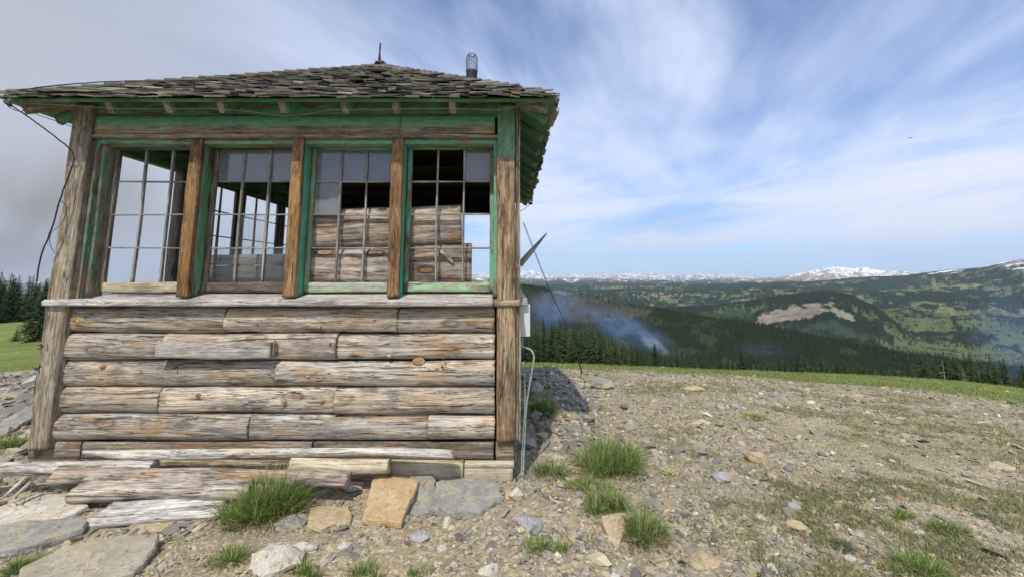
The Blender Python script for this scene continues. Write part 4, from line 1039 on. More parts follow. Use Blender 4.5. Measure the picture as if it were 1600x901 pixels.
# backing sheathing boards behind the front logs, and the base course
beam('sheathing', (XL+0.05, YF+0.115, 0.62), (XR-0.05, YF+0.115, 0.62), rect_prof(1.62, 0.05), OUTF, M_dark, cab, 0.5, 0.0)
M_base = wood('brown_base_board', (0.07, 0.055, 0.04), (0.22, 0.18, 0.135), (0.40, 0.36, 0.30), warm=(0.26, 0.12, 0.06), warm_amt=0.6, knots=0.3, bump=0.7)
zb1, zb2 = zp(691, YF-0.0), zp(718, YF)
for (xa, xb) in ((47, 129), (131, 489), (491, 772)):
    pa, pb = at(xa, 705, YF+0.02), at(xb, 705, YF+0.02)
    beam('base_board', (pa.x, YF+0.03, (zb1+zb2)/2), (pb.x-0.004, YF+0.03, (zb1+zb2)/2), rect_prof(zb1-zb2, 0.05), OUTF, M_base, cab, 0.03, 0.002, gouge=0.02)
pa, pb = at(775, 705, YF), at(803, 705, YF)
beam('base_board', (pa.x, YF+0.03, (zb1+zb2)/2), (pb.x, YF+0.03, (zb1+zb2)/2), rect_prof((zb1-zb2), 0.06), OUTF, M_lcorner, cab, 0.02, 0.002)
# foundation boards
zf0, zf1 = zb2-0.004, zb2-0.15
pa, pb = at(610, 735, YF-0.02), at(724, 735, YF-0.02)
beam('foundation_board', (pa.x, YF, (zf0+zf1)/2), (pb.x, YF, (zf0+zf1)/2), rect_prof(zf0-zf1, 0.05), OUTF, M_tan, cab, 0.03, 0.002)
pa, pb = at(726, 728, YF-0.02), at(803, 728, YF-0.02)
beam('foundation_board', (pa.x, YF-0.01, zf0-0.02), (pb.x, YF-0.01, zf0-0.02), rect_prof(0.038, 0.05), OUTF, M_tan, cab, 0.03, 0.0015)
beam('foundation_board', (pa.x, YF-0.005, zf0-0.098), (pb.x-0.01, YF-0.005, zf0-0.098), rect_prof(0.11, 0.05), OUTF, M_tan, cab, 0.03, 0.0015)
beam('foundation_board', (XL-0.02, YF+0.02, zf0-0.10), (at(609, 735, YF).x, YF+0.02, zf0-0.10), rect_prof(0.20, 0.05), OUTF, M_lcorner, cab, 0.05, 0.003)
# corner posts
ztop = 3.235
PW_ = at(803, 450, YF).x-at(775, 450, YF).x
zpb = zp(689, YF-0.02)
beam('corner_post', (XR-0.028-PW_/2, YF+0.0, zpb), (XR-0.028-PW_/2, YF+0.0, ztop), rect_prof(PW_, 0.09), OUTF, M_corner, cab, 0.03, 0.003, gouge=0.02)
beam('corner_trim', (XR-0.012, YF+0.012, zpb), (XR-0.012, YF+0.012, ztop), rect_prof(0.024, 0.06), OUTF, M_lcorner, cab, 0.03, 0.002)
beam('corner_trim', (XR+0.012, YF+0.028, zpb-0.02), (XR+0.012, YF+0.028, ztop), rect_prof(0.014, 0.05), OUTF, M_lcorner, cab, 0.03, 0.002)
zlb = zp(700, YF)
beam('corner_post', (XL+0.065, YF+0.0, zlb), (XL+0.065, YF+0.0, ztop), rect_prof(0.17, 0.10), OUTF, M_lcorner, cab, 0.03, 0.006, gouge=0.04)
beam('corner_trim', (XL+0.170, YF+0.035, rowz[0]), (XL+0.170, YF+0.035, ztop), rect_prof(0.03, 0.06), OUTF, M_worn, cab, 0.03, 0.003)
for (X_, Y_) in ((XL+0.06, YB), (XR-0.06, YB)):
    beam('corner_post', (X_, Y_, -0.6), (X_, Y_, ztop), rect_prof(0.12, 0.12), OUTB, M_inside, cab, 0.1, 0.003)
# sill: bleached ledge in two lengths plus the nailed ends
zs_t = zp(468, YF-0.09); zs_b = zp(478.5, YF-0.09)
for (xa, xb, dy, mt) in ((65, 437, 0.0, M_sill), (438, 770, -0.012, M_sill), (771, 813, 0.025, M_lcorner)):
    pa, pb = at(xa, 472, YF-0.09), at(xb, 472, YF-0.09)
    beam('window_sill', (pa.x, YF+0.045+dy, (zs_t+zs_b)/2), (pb.x, YF+0.045+dy, (zs_t+zs_b)/2), rect_prof(zs_t-zs_b, 0.27, 4, 0.2), OUTF, mt, cab, 0.03, 0.003, gouge=0.02)
zst = zp(457.5, YF+0.12)
for (xa, xb) in ((150, 300), (300, 450), (465, 770)):
    pa, pb = at(xa, 460, YF+0.05), at(xb, 460, YF+0.05)
    beam('sill_board', (pa.x, YF+0.075, zst-0.045), (pb.x, YF+0.075, zst-0.045), rect_prof(0.035, 0.26), (0, -0.30, 1) if False else Vector((0, -0.95, -0.22)), M_sill, cab, 0.03, 0.002)
# frieze, head board and drip moulding
zfr_t, zfr_b = zp(181, YF-0.02), zp(209, YF-0.02)
for (xa, xb) in ((150, 626), (627, 773)):
    pa, pb = at(xa, 195, YF-0.01), at(xb, 195, YF-0.01)
    beam('frieze_board', (pa.x, YF+0.005, (zfr_t+zfr_b)/2), (pb.x, YF+0.005, (zfr_t+zfr_b)/2), rect_prof(zfr_t-zfr_b, 0.05), OUTF, M_frieze, cab, 0.04, 0.002, gouge=0.01)
zm = zp(212.5, YF-0.03)
beam('drip_moulding', (XL+0.15, YF-0.0, zm), (XR-0.17, YF-0.0, zm), rect_prof(0.032, 0.075), OUTF, M_lcorner, cab, 0.04, 0.003)
zh_t, zh_b = zm-0.016, zp(226, YF+0.03)
beam('head_board', (XL+0.18, YF+0.07, (zh_t+zh_b)/2), (XR-0.18, YF+0.07, (zh_t+zh_b)/2), rect_prof(zh_t-zh_b, 0.12), OUTF, M_green, cab, 0.05, 0.002)
beam('top_plate', (XL+0.02, YF+0.03, (zfr_t+ztop+0.12)/2), (XR-0.02, YF+0.03, (zfr_t+ztop+0.12)/2), rect_prof(ztop+0.12-zfr_t, 0.05), OUTF, M_greendk, cab, 0.1, 0.001)
# mullions
ZO0, ZO1 = zs_t-0.01, zh_b+0.03
MC = [-2.88, -1.95, -1.04]; MW = 0.105
zmb = zp(464, YF)
for i, mx in enumerate(MC):
    beam('mullion', (mx, YF+0.0, zmb), (mx, YF+0.0, zm-0.02), rect_prof(MW, 0.045), OUTF, M_post, cab, 0.03, 0.003, gouge=0.015)
    beam('window_jamb', (mx+0.002, YF+0.090, zmb), (mx+0.002, YF+0.090, zm-0.02), rect_prof(MW-0.014, 0.133), OUTF, M_jamb if i > 0 else M_greendk, cab, 0.05, 0.0015)
beam('window_jamb', (XL+0.195, YF+0.11, zmb), (XL+0.195, YF+0.11, zm-0.02), rect_prof(0.04, 0.13), OUTF, M_worn, cab, 0.05, 0.003)
beam('window_jamb', (-0.150, YF+0.09, zmb), (-0.150, YF+0.09, zm-0.02), rect_prof(0.035, 0.13), OUTF, M_green, cab, 0.05, 0.002)

# sashes
YS = YF+0.15
def window(name_z, xa, xb, mats, panes, out, conv, zt, zb, rows=4, sag=None, lean=0.0):
    """conv(u, d, z): u along the wall, d depth. panes = set of (col,row) with glass, row 0 on top"""
    st = 0.038; sm, rm, mm = mats
    w = beam('window', conv(xa+st/2, 0, zb-0.085), conv(xa+st/2, 0, zt+0.03), rect_prof(st, 0.035), out, sm, cab, 0.05, 0.0015)
    beam('stile', conv(xb-st/2, 0, zb-0.085), conv(xb-st/2, 0, zt+0.03), rect_prof(st, 0.035), out, sm, w, 0.05, 0.0015)
    beam('rail', conv(xa+st, 0, zt+0.018), conv(xb-st, 0, zt+0.018), rect_prof(0.04, 0.035), out, sm, w, 0.05, 0.0015)
    beam('rail', conv(xa+st, 0, zb-0.042), conv(xb-st, 0, zb-0.042), rect_prof(0.085, 0.04), out, rm, w, 0.03, 0.003)
    x0, x1 = xa+st, xb-st
    for k in (1, 2):
        u = x0+(x1-x0)*k/3
        beam('muntin', conv(u, 0, zb), conv(u+lean, 0, zt), rect_prof(0.017, 0.026), out, mm, w, 0.04, 0.0022, bend=(R.uniform(-.004, .004), 0))
    for k in range(1, rows):
        z = zt+(zb-zt)*k/rows
        beam('muntin', conv(x0, 0.002, z+R.uniform(-.003, .003)), conv(x1, 0.002, z+R.uniform(-.003, .003)), rect_prof(0.0125, 0.024), out, mm, w, 0.04, 0.0015)
    for (c, r) in panes:
        ua, ub = x0+(x1-x0)*c/3+0.006, x0+(x1-x0)*(c+1)/3-0.006; za, zb_ = zt+(zb-zt)*r/rows-0.005, zt+(zb-zt)*(r+1)/rows+0.005
        beam('pane', conv(ua, 0.006, (za+zb_)/2), conv(ub, 0.006, (za+zb_)/2), rect_prof(abs(za-zb_), 0.003, 1, 0.05), out, M_glass if r < 2 else M_clear, w, 0.3, 0.0, smooth=False)
    return w
ZT, ZB = zp(234, YS), zp(441, YS)
fr = lambda u, d, z: (u, YS+d, z)
e0 = [XL+0.215, MC[0]+MW/2, MC[1]+MW/2, MC[2]+MW/2]; e1 = [MC[0]-MW/2, MC[1]-MW/2, MC[2]-MW/2, -0.167]
window('w', e0[0], e1[0], (M_inside, M_tan, M_muntin), [], OUTF, fr, ZT, ZB)
w2 = window('w', e0[1], e1[1], (M_sash, M_sash, M_muntin), [(0, 0), (1, 0), (2, 0), (1, 2), (0, 3), (1, 3), (2, 3)], OUTF, fr, ZT, ZB)
window('w', e0[2], e1[2], (M_green, M_rail, M_muntin), [(0, 0), (1, 0), (2, 0), (0, 1)], OUTF, fr, ZT, ZB)
window('w', e0[3], e1[3], (M_green, M_rail, M_muntin), [(2, 0)], OUTF, fr, ZT, ZB)
# boards nailed behind the second window, rough slabs behind the third and fourth
def inner(name, xa, xb, ya, yb, Y, mat, prof='rect', slope=0.0, **k):
    pa, pb = at(xa, (ya+yb)/2, Y), at(xb, (ya+yb)/2, Y); h = zp(ya, Y)-zp(yb, Y)
    P = rect_prof(h, 0.03) if prof == 'rect' else log_prof(h, 0.05, 0.02, 16)
    return beam(name, (pa.x, Y, pa.z-slope/2), (pb.x, Y, pb.z+slope/2), P, OUTF, mat, cab, 0.03, 0.003, **k)
inner('shutter_board', 300, 452, 398, 414, YS+0.22, M_inside)
inner('shutter_board', 300, 452, 415, 441, YS+0.22, M_inside)
inner('shutter_board', 296, 450, 441, 462, YS+0.10, M_tan)
inner('slab_board', 470, 612, 326, 389, YS+0.09, M_slab, 'log', slope=0.035)
inner('slab_board', 468, 613, 389, 446, YS+0.09, M_slab, 'log')
inner('slab_board', 614, 721, 322, 382, YS+0.10, M_slab, 'log', slope=0.03)
for (xa_, ya_, xb_, yb_, w_) in ((688, 392, 708, 410, 0.022), (692, 398, 706, 404, 0.02)):
    beam('splinter', at(xa_, ya_, YS+0.062), at(xb_, yb_, YS+0.05), rect_prof(w_, 0.012), OUTF, M_tan, cab, 0.02, 0.002)
inner('slab_board', 614, 737, 380, 446, YS+0.12, M_slab, 'log')

# side and rear walls
def wall_side(X_, out, mat_in, front_open):
    """log siding below, mullions and header above along Y"""
    s = -1 if out.x < 0 else 1
    n = 6
    for i in range(5):
        zc = (rowz[i]+rowz[i+1])/2; hh = rowz[i]-rowz[i+1]
        beam('log', (X_-s*0.03, YF+0.10, zc), (X_-s*0.03, YB-0.08, zc), log_prof(hh*0.985, 0.05, 0.03, 10), out, M_log, cab, 0.1, 0.003)
    beam('base_board', (X_-s*0.02, YF+0.06, 0.02), (X_-s*0.02, YB-0.06, 0.02), rect_prof(0.56, 0.05), out, M_log, cab, 0.3, 0.002)
    beam('foundation_board', (X_-s*0.04, YF+0.08, -0.5), (X_-s*0.04, YB-0.08, -0.5), rect_prof(0.48, 0.05), out, M_lcorner, cab, 0.3, 0.002)
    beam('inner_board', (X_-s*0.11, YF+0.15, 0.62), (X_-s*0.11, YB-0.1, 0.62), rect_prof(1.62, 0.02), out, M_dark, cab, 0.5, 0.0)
    beam('window_sill', (X_+s*0.0, YF+0.08, (zs_t+zs_b)/2+0.004), (X_+s*0.0, YB, (zs_t+zs_b)/2+0.004), rect_prof(zs_t-zs_b, 0.20), out, M_inside if s < 0 else M_sill, cab, 0.1, 0.002)
    beam('header', (X_-s*0.05, YF+0.05, (zh_b+ztop+0.1)/2), (X_-s*0.05, YB-0.05, (zh_b+ztop+0.1)/2), rect_prof(ztop+0.1-zh_b, 0.09), out, M_greendk, cab, 0.2, 0.002)
    for ym in (4.45, 5.43, 6.41):
        beam('mullion', (X_-s*0.065, ym, zs_t), (X_-s*0.065, ym, zh_b+0.01), rect_prof(0.11, 0.11), out, M_inside, cab, 0.06, 0.003)
wall_side(XL+0.01, OUTL, None, True); wall_side(XR-0.02, OUTR, None, True)
cl = lambda u, d, z: (XL+0.07-d, u, z)
cr = lambda u, d, z: (XR-0.09+d, u, z)
for (ya, yb) in ((4.51, 5.37), (5.49, 6.35), (6.47, 7.33)):
    window('w', ya, yb, (M_inside, M_inside, M_inside), [], OUTL, cl, zh_b-0.03, zs_t+0.07)
for (ya, yb) in ((3.53, 4.39), (4.51, 5.37), (5.49, 6.35), (6.47, 7.33)):
    window('w', ya, yb, (M_green, M_green, M_muntin), [(c, r) for c in range(3) for r in range(4) if (c+r*2+int(ya)) % 4], OUTR, cr, zh_b-0.03, zs_t+0.07)
for i in range(5):
    zc = (rowz[i]+rowz[i+1])/2; hh = rowz[i]-rowz[i+1]
    beam('log', (XL+0.12, YB, zc), (XR-0.12, YB, zc), log_prof(hh*0.985, 0.05, 0.03, 10), OUTB, M_log, cab, 0.1, 0.003)
beam('inner_board', (XL+0.12, YB-0.06, 0.62), (XR-0.12, YB-0.06, 0.62), rect_prof(1.62, 0.02), OUTB, M_dark, cab, 0.5, 0.0)
beam('foundation_board', (XL+0.1, YB, -0.2), (XR-0.1, YB, -0.2), rect_prof(0.9, 0.05), OUTB, M_lcorner, cab, 0.3, 0.002)
beam('window_sill', (XL+0.1, YB, (zs_t+zs_b)/2-0.03), (XR-0.1, YB, (zs_t+zs_b)/2-0.03), rect_prof(zs_t-zs_b, 0.14), OUTB, M_inside, cab, 0.1, 0.002)
zbh = zp(333, YB)
beam('header', (XL+0.1, YB, (zbh+ztop+0.1)/2), (XR-0.1, YB, (zbh+ztop+0.1)/2), rect_prof(ztop+0.1-zbh, 0.09), OUTB, M_dark, cab, 0.2, 0.002)
for xm in (-3.0, -2.0, -1.05):
    beam('mullion', (xm, YB, zs_t-0.03), (xm, YB, zbh), rect_prof(0.11, 0.11), OUTB, M_inside, cab, 0.06, 0.003)
cbk = lambda u, d, z: (u, YB+d, z)
for (xa, xb) in ((-3.84, -3.06), (-2.94, -2.06), (-1.94, -1.11)):
    window('w', xa, xb, (M_inside, M_inside, M_inside), [], OUTB, cbk, zbh-0.05, zs_t+0.05)
# floor and ceiling
def boxmesh(name, lo, hi, mat, parent):
    lo, hi = Vector(lo), Vector(hi); c = (lo+hi)/2; d = (hi-lo)/2
    bm = bmesh.new(); bmesh.ops.create_cube(bm, size=2)
    for v in bm.verts: v.co = Vector((v.co.x*d.x, v.co.y*d.y, v.co.z*d.z))
    bmesh.ops.bevel(bm, geom=bm.edges, offset=min(d)*0.15, segments=1, affect='EDGES')
    me = bpy.data.meshes.new(name); bm.to_mesh(me); bm.free()
    return put(name, me, mat, parent, Matrix.Translation(c))
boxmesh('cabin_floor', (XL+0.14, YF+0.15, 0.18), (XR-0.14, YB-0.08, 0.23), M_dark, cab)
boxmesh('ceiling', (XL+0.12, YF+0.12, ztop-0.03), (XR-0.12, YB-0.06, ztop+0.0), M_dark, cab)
# things seen inside: ceiling joists
for yj in (4.2, 5.0, 5.8, 6.6):
    beam('joist', (XL+0.14, yj, ztop-0.07), (XR-0.14, yj, ztop-0.07), rect_prof(0.04, 0.08), (0, 0, 1), M_dark, cab, 0.5, 0.001)

# ------------------------------------------------------------------ roof
OV = 0.30
ex0, ex1, ey0, ey1 = XL-OV, XR+OV, YF-OV, YB+OV
ZE = EYE + 1.455; AX, AY = (ex0+ex1)/2, (ey0+ey1)/2
ZA = EYE + 3.03
roof_pts = [(ex0, ey0), (ex1, ey0), (ex1, ey1), (ex0, ey1)]
def roof_deck():
    bm = bmesh.new(); apex = Vector((AX, AY, ZA))
    lo = [bm.verts.new((x, y, ZE)) for x, y in roof_pts]; up = [bm.verts.new((x, y, ZE+0.03)) for x, y in roof_pts]
    a0 = bm.verts.new(apex); a1 = bm.verts.new(apex+Vector((0, 0, 0.03)))
    for i in range(4):
        j = (i+1) % 4
        bm.faces.new((lo[j], lo[i], a0)); bm.faces.new((up[i], up[j], a1)); bm.faces.new((lo[i], lo[j], up[j], up[i]))
    bmesh.ops.recalc_face_normals(bm, faces=bm.faces)
    me = bpy.data.meshes.new('roof'); bm.to_mesh(me); bm.free()
    m, t, b = new_mat('green_soffit_boards')
    tc = t.node('ShaderNodeTexCoord').outputs['Object']
    n = t.noise(tc, 9, 6, 0.7)
    c = t.mix(t.ss(n, 0.58, 0.68), t.mix(t.ss(t.noise(tc, 2.5, 4, 0.6), 0.35, 0.65), (0.08, 0.22, 0.11), (0.12, 0.30, 0.155)), (0.17, 0.13, 0.08))
    t.set(b.inputs['Base Color'], c); b.inputs['Roughness'].default_value = 0.8
    return put('roof', me, m, cab)
roof = roof_deck()
# soffit battens (board joints seen from below) and rafter tails
slope = (ZA-ZE)/(AY-ey0)
M_rtip = wood('weathered_end_grain', (0.10, 0.075, 0.05), (0.27, 0.22, 0.15), (0.42, 0.38, 0.29), paint=GREEN, paint_amt=0.25, knots=0, bump=0.6)
def rafter(x0, y0, x1, y1, w=0.055, h=0.10, mat=M_greendk, tip=M_rtip):
    d = math.hypot(x1-x0, y1-y0)
    za = ZE + slope*min(x0-ex0, ex1-x0, y0-ey0, ey1-y0) - h/2 - 0.006
    zb = ZE + slope*min(x1-ex0, ex1-x1, y1-ey0, ey1-y1) - h/2 - 0.006
    o = beam('rafter_tail', (x0, y0, za), (x1, y1, zb), rect_prof(w, h), (0, 0, 1), mat, cab, 0.05, 0.002)
    dv = (Vector((x1, y1, zb))-Vector((x0, y0, za))).normalized()
    p = Vector((x0, y0, za))
    beam('end_grain', p-dv*0.006, p+dv*0.004, rect_prof(w*0.98, h*0.98), (0, 0, 1), tip, o, 0.01, 0.001)
for xx in (172, 260, 343, 441, 538, 618, 707):
    X_ = at(xx, 174, ey0+0.04).x
    rafter(X_, ey0+0.035+R.uniform(0, .02), X_, YF+0.03)
for k in range(9):
    y_ = YF+0.05+k*0.48
    rafter(ex1-0.04, y_, XR-0.05, y_, w=0.05, h=0.085, tip=M_lcorner); rafter(ex0+0.04, y_, XL+0.05, y_, w=0.05, h=0.085, tip=M_lcorner)
for (sx, sy) in ((0, 0), (1, 0), (1, 1), (0, 1)):
    x0 = (ex0+0.06, ex1-0.06)[sx]; y0 = (ey0+0.06, ey1-0.06)[sy]; x1 = (XL+0.05, XR-0.05)[sx]; y1 = (YF+0.05, YB-0.05)[sy]
    beam('hip_rafter', (x0, y0, ZE+slope*0.06-0.062), (x1, y1, ZE+slope*0.35-0.062), rect_prof(0.06, 0.11), (0, 0, 1), M_lcorner, cab, 0.05, 0.003)
for k in range(3):     # soffit board joints on the right and left overhang
    pass
# shakes
def shakes():
    V = []; Fc = []; Cc = []
    rs = np.random.RandomState(77)
    sides = [((ex0, ey0), (ex1, ey0), (0, 1)), ((ex1, ey0), (ex1, ey1), (-1, 0)), ((ex1, ey1), (ex0, ey1), (0, -1)), ((ex0, ey1), (ex0, ey0), (1, 0))]
    run = AY-ey0; sl = math.hypot(run, ZA-ZE); exq = 0.135
    rows = int(sl/exq)
    for si, (a, b, inn) in enumerate(sides):
        a = Vector((*a, ZE+0.032)); b = Vector((*b, ZE+0.032)); along = (b-a); W = along.length; along.normalize()
        up = Vector((inn[0]*run, inn[1]*run, ZA-ZE)); up = (up/sl if abs(inn[1]) else Vector((inn[0]*(AX-ex0), 0, ZA-ZE)).normalized())
        nrm = along.cross(up).normalized()
        if nrm.z < 0: nrm = -nrm
        for r in range(-1, rows+1):
            s0 = r*exq - (0.045 if si % 2 == 0 else 0.02) if r >= 0 else (-0.055 if si % 2 == 0 else -0.03)
            hw = W/2*(1-max(0, s0)/sl) + 0.02
            q = -hw + rs.rand()*0.05
            while q < hw:
                w = rs.uniform(0.07, 0.19); w = min(w, hw-q+0.03)
                if w < 0.03: break
                miss = rs.rand() < (0.05 if 1 < r < rows-2 else 0.015)
                if not miss:
                    L = 0.30+rs.uniform(-.03, .03); th = rs.uniform(0.007, 0.018); o0 = s0 + rs.normal(0, 0.012) - (0.03 if rs.rand() < 0.06 else 0)
                    L = min(L, sl-o0+0.02)
                    c0 = a + along*(W/2+q) + up*o0; lift0 = 0.014 + (0.018 if r >= 0 else 0.0) + rs.uniform(0, .014); curl = rs.uniform(-0.010, 0.016)
                    # narrow the top so the shake follows the hip
                    hw1 = W/2*(1-max(0, o0+L)/sl)+0.03
                    i = len(V)
                    for (du, dl, dz) in ((0, 0, lift0+curl), (w-0.006, 0, lift0), (w-0.006, L, 0.0), (0, L, 0.0)):
                        uu = q+du
                        if dl > 0: uu = max(-hw1, min(hw1, uu))
                        p = c0 + along*(uu-q) + up*dl + nrm*(dz)
                        V.append(p); 
                    for k in range(4): V.append(V[i+k] + nrm*(th if k < 2 else 0.004))
                    Fc += [(i+4, i+5, i+6, i+7), (i+3, i+2, i+1, i), (i, i+1, i+5, i+4), (i+1, i+2, i+6, i+5), (i+2, i+3, i+7, i+6), (i+3, i, i+4, i+7)]
                    tone = 1.15*rs.choice([0.35, 0.7, 1.0, 1.35, 1.8], p=[.12, .22, .3, .24, .12])*rs.uniform(0.85, 1.15)
                    base = np.array([(0.24, 0.215, 0.185), (0.27, 0.235, 0.19), (0.22, 0.215, 0.20), (0.20, 0.19, 0.14)][rs.randint(4)])*tone
                    Cc += [base]*8
                q += w
    # ridge caps along the hips
    for (x, y) in roof_pts:
        p0 = Vector((x, y, ZE+0.07)); p1 = Vector((AX, AY, ZA+0.07)); d = (p1-p0); L = d.length; d.normalize()
        sdir = Vector((-d.y, d.x, 0)).normalized()
        s = 0.0
        while s < L-0.05:
            for side in (-1, 1):
                if rs.rand() < 0.15: continue
                i = len(V); w = 0.11; ln = 0.26; drop = 0.047
                o = p0 + d*s
                pts = [o + Vector((0, 0, 0.03)), o + sdir*side*w + Vector((0, 0, 0.03-drop)), o + sdir*side*w + d*ln + Vector((0, 0, -drop)), o + d*ln]
                V += pts + [p+Vector((0, 0, rs.uniform(.01, .02))) for p in pts]
                Fc += [(i+4, i+5, i+6, i+7), (i+3, i+2, i+1, i), (i, i+1, i+5, i+4), (i+1, i+2, i+6, i+5), (i+2, i+3, i+7, i+6), (i+3, i, i+4, i+7)]
                Cc += [np.array((0.22, 0.20, 0.175))*rs.uniform(.7, 1.3)]*8
            s += 0.15
    me = fast_mesh('shingles', np.array([v[:] for v in V]), np.array(Fc), np.array(Cc))
    return put('shingles', me, M_shake, roof)
shakes()
# lightning rod stub at the peak
P0 = Vector((AX+0.0, AY, ZA+0.03)); ztip = at(593, 68, AY).z
rodx = at(593, 90, AY).x
tube('roof_rod', spline([(rodx+0.02, AY, ZA), (rodx, AY, ZA+0.2), (rodx+0.004, AY, ztip)], 4), [0.022]*5+[0.013]*4, M_rust, cab, 8)
# stovepipe with a wire cage
PX, PY = at(737, 120, 4.2).x, 4.2
zt0 = at(737, 112, 4.2).z; zt1 = at(737, 85, 4.2).z
pipe = thing('stovepipe', None, None); C.objects.unlink(pipe); bpy.data.objects.remove(pipe)
pr = 0.064
sp_ = tube('stovepipe', [(PX, PY, 3.55), (PX, PY, zt0-0.02), (PX, PY, zt0)], [pr, pr, pr*1.03], M_black, cab, 20)
cage = []
bm = bmesh.new()
def wire_seg(bm, p, q, r=0.0019):
    p, q = Vector(p), Vector(q); d = (q-p).normalized(); a = d.orthogonal().normalized()*r; b = d.cross(a)
    v = [bm.verts.new(p+a), bm.verts.new(p+b), bm.verts.new(p-a), bm.verts.new(p-b), bm.verts.new(q+a), bm.verts.new(q+b), bm.verts.new(q-a), bm.verts.new(q-b)]
    for k in range(4): bm.faces.new((v[k], v[(k+1) % 4], v[4+(k+1) % 4], v[4+k]))
NS, NL = 14, 9
def cp_pt(i, j):
    a = (i + (j % 2)*0.5)/NS*2*math.pi; zz = zt0-0.01 + (zt1-zt0)*j/NL
    rr = pr*1.02*(1 if j < NL-1 else (0.9 if j == NL-1 else 0.55))*(1+0.05*math.sin(i*2.1+j))
    return (PX+math.cos(a)*rr, PY+math.sin(a)*rr, zz + (0.012*math.sin(i*3) if j >= NL-1 else 0))
for j in range(NL):
    for i in range(NS):
        wire_seg(bm, cp_pt(i, j), cp_pt(i if j % 2 == 0 else i+1, j+1)); wire_seg(bm, cp_pt(i, j), cp_pt(i-1 if j % 2 == 0 else i, j+1))
for i in range(NS): wire_seg(bm, cp_pt(i, NL), cp_pt(i+1, NL), 0.003)
me = bpy.data.meshes.new('wire_cage'); bm.to_mesh(me); bm.free(); put('wire_cage', me, M_galv, sp_)

# ------------------------------------------------------------------ wires, cords, box, conduit
def W(px, py, Y): return at(px, py, Y)
tube('lightning_cable', spline([W(300, 127, 4.0), W(200, 127, 3.5), W(120, 131, 3.25), W(45, 139, 3.1), W(14, 144, 3.05), W(7, 152, 3.05), W(12, 161, 3.05), W(40, 180, 3.1), W(85, 213, 3.2), W(113, 238, 3.3), W(112, 262, 3.3), W(96, 305, 3.28), W(80, 360, 3.28), W(66, 395, 3.28), W(59, 425, 3.28), W(58, 440, 3.28)], 6, 0.002), 0.0055, M_wire, cab)
tube('loose_wire', spline([W(93, 312, 3.3), W(104, 325, 3.36), W(96, 350, 3.33), W(80, 364, 3.3), W(79, 385, 3.33), W(92, 402, 3.38)], 5), 0.0022, M_wire, cab)
tube('loose_wire', spline([W(8, 154, 3.05), W(22, 150, 3.07), W(44, 160, 3.06), W(34, 174, 3.08), W(14, 168, 3.06), W(11, 158, 3.05)], 6, 0.002), 0.003, M_wire, cab)
tube('loose_wire', spline([W(12, 160, 3.05), W(20, 161, 3.06), W(60, 180, 3.1), W(90, 190, 3.2), W(118, 200, 3.36)], 5), 0.003, M_wire, cab)
tube('insulator', [W(8, 158, 3.05), W(12, 161, 3.05), W(17, 166, 3.05)], [0.012, 0.02, 0.010], M_wire, cab, 8)
tube('cord', spline([W(30, 160, 3.06), W(115, 166, 3.07), W(200, 170, 3.06), W(330, 170, 3.06), W(400, 176, 3.06), W(438, 181, 3.06), W(480, 179, 3.06), W(520, 172, 3.06), W(600, 171, 3.06), W(700, 170, 3.06), W(780, 172, 3.06), W(815, 163, 3.06), W(850, 158, 3.06)], 5, 0.003), 0.0011, M_rope, cab)
tube('insulator', [W(868, 154, 3.05), W(869, 160, 3.05), W(869, 166, 3.05)], [0.012, 0.016, 0.011], M_wire, cab, 8)
tube('loose_wire', spline([W(868, 163, 3.05), W(873, 172, 3.05), W(870, 182, 3.06), W(861, 190, 3.08), W(854, 200, 3.1), W(835, 222, 3.2), W(815, 245, 3.3), W(807, 262, 3.36)], 5), 0.003, M_wire, cab)
tube('loose_wire', spline([W(866, 148, 3.06), W(868, 158, 3.05), W(862, 180, 3.07)], 4), 0.003, M_wire, cab)
tube('insulator', [W(826, 318, 7.7), W(829, 318, 7.7), W(832, 317, 7.7)], [0.02, 0.035, 0.02], M_wire, cab, 8)
tube('loose_wire', spline([W(829, 319, 7.7), W(820, 326, 7.5), W(813, 330, 7.4)], 4), 0.006, M_rope, cab)
tube('barbed_wire', spline([W(66, 533, 3.38), W(67, 548, 3.36), W(63, 568, 3.36), W(62, 575, 3.36), W(57, 590, 3.36), W(54, 610, 3.36), W(53, 640, 3.37), W(48, 690, 3.38)], 5), 0.004, M_wire, cab)
for (x, y) in ((67, 541), (62, 572), (58, 577), (54, 604)):
    for k in range(3):
        p = W(x, y, 3.35); q = Vector((R.uniform(-1, 1), R.uniform(-1, 1), R.uniform(-1, 1))).normalized()*0.035
        tube('barb', [p-q, p, p+q], 0.004, M_wire, cab, 5)
# splintered board sticking out from behind the right corner
tube_p = [W(812, 414, 4.3), W(826, 397, 4.3), W(840, 381, 4.3), W(854, 365, 4.3)]
beam('broken_board', tube_p[0], tube_p[-1], rect_prof(0.062, 0.02), (0.3, -1, 0), M_muntin, cab, 0.05, 0.002, taper=lambda s: (1.0-0.85*max(0, (s-0.25)/0.75), 1))
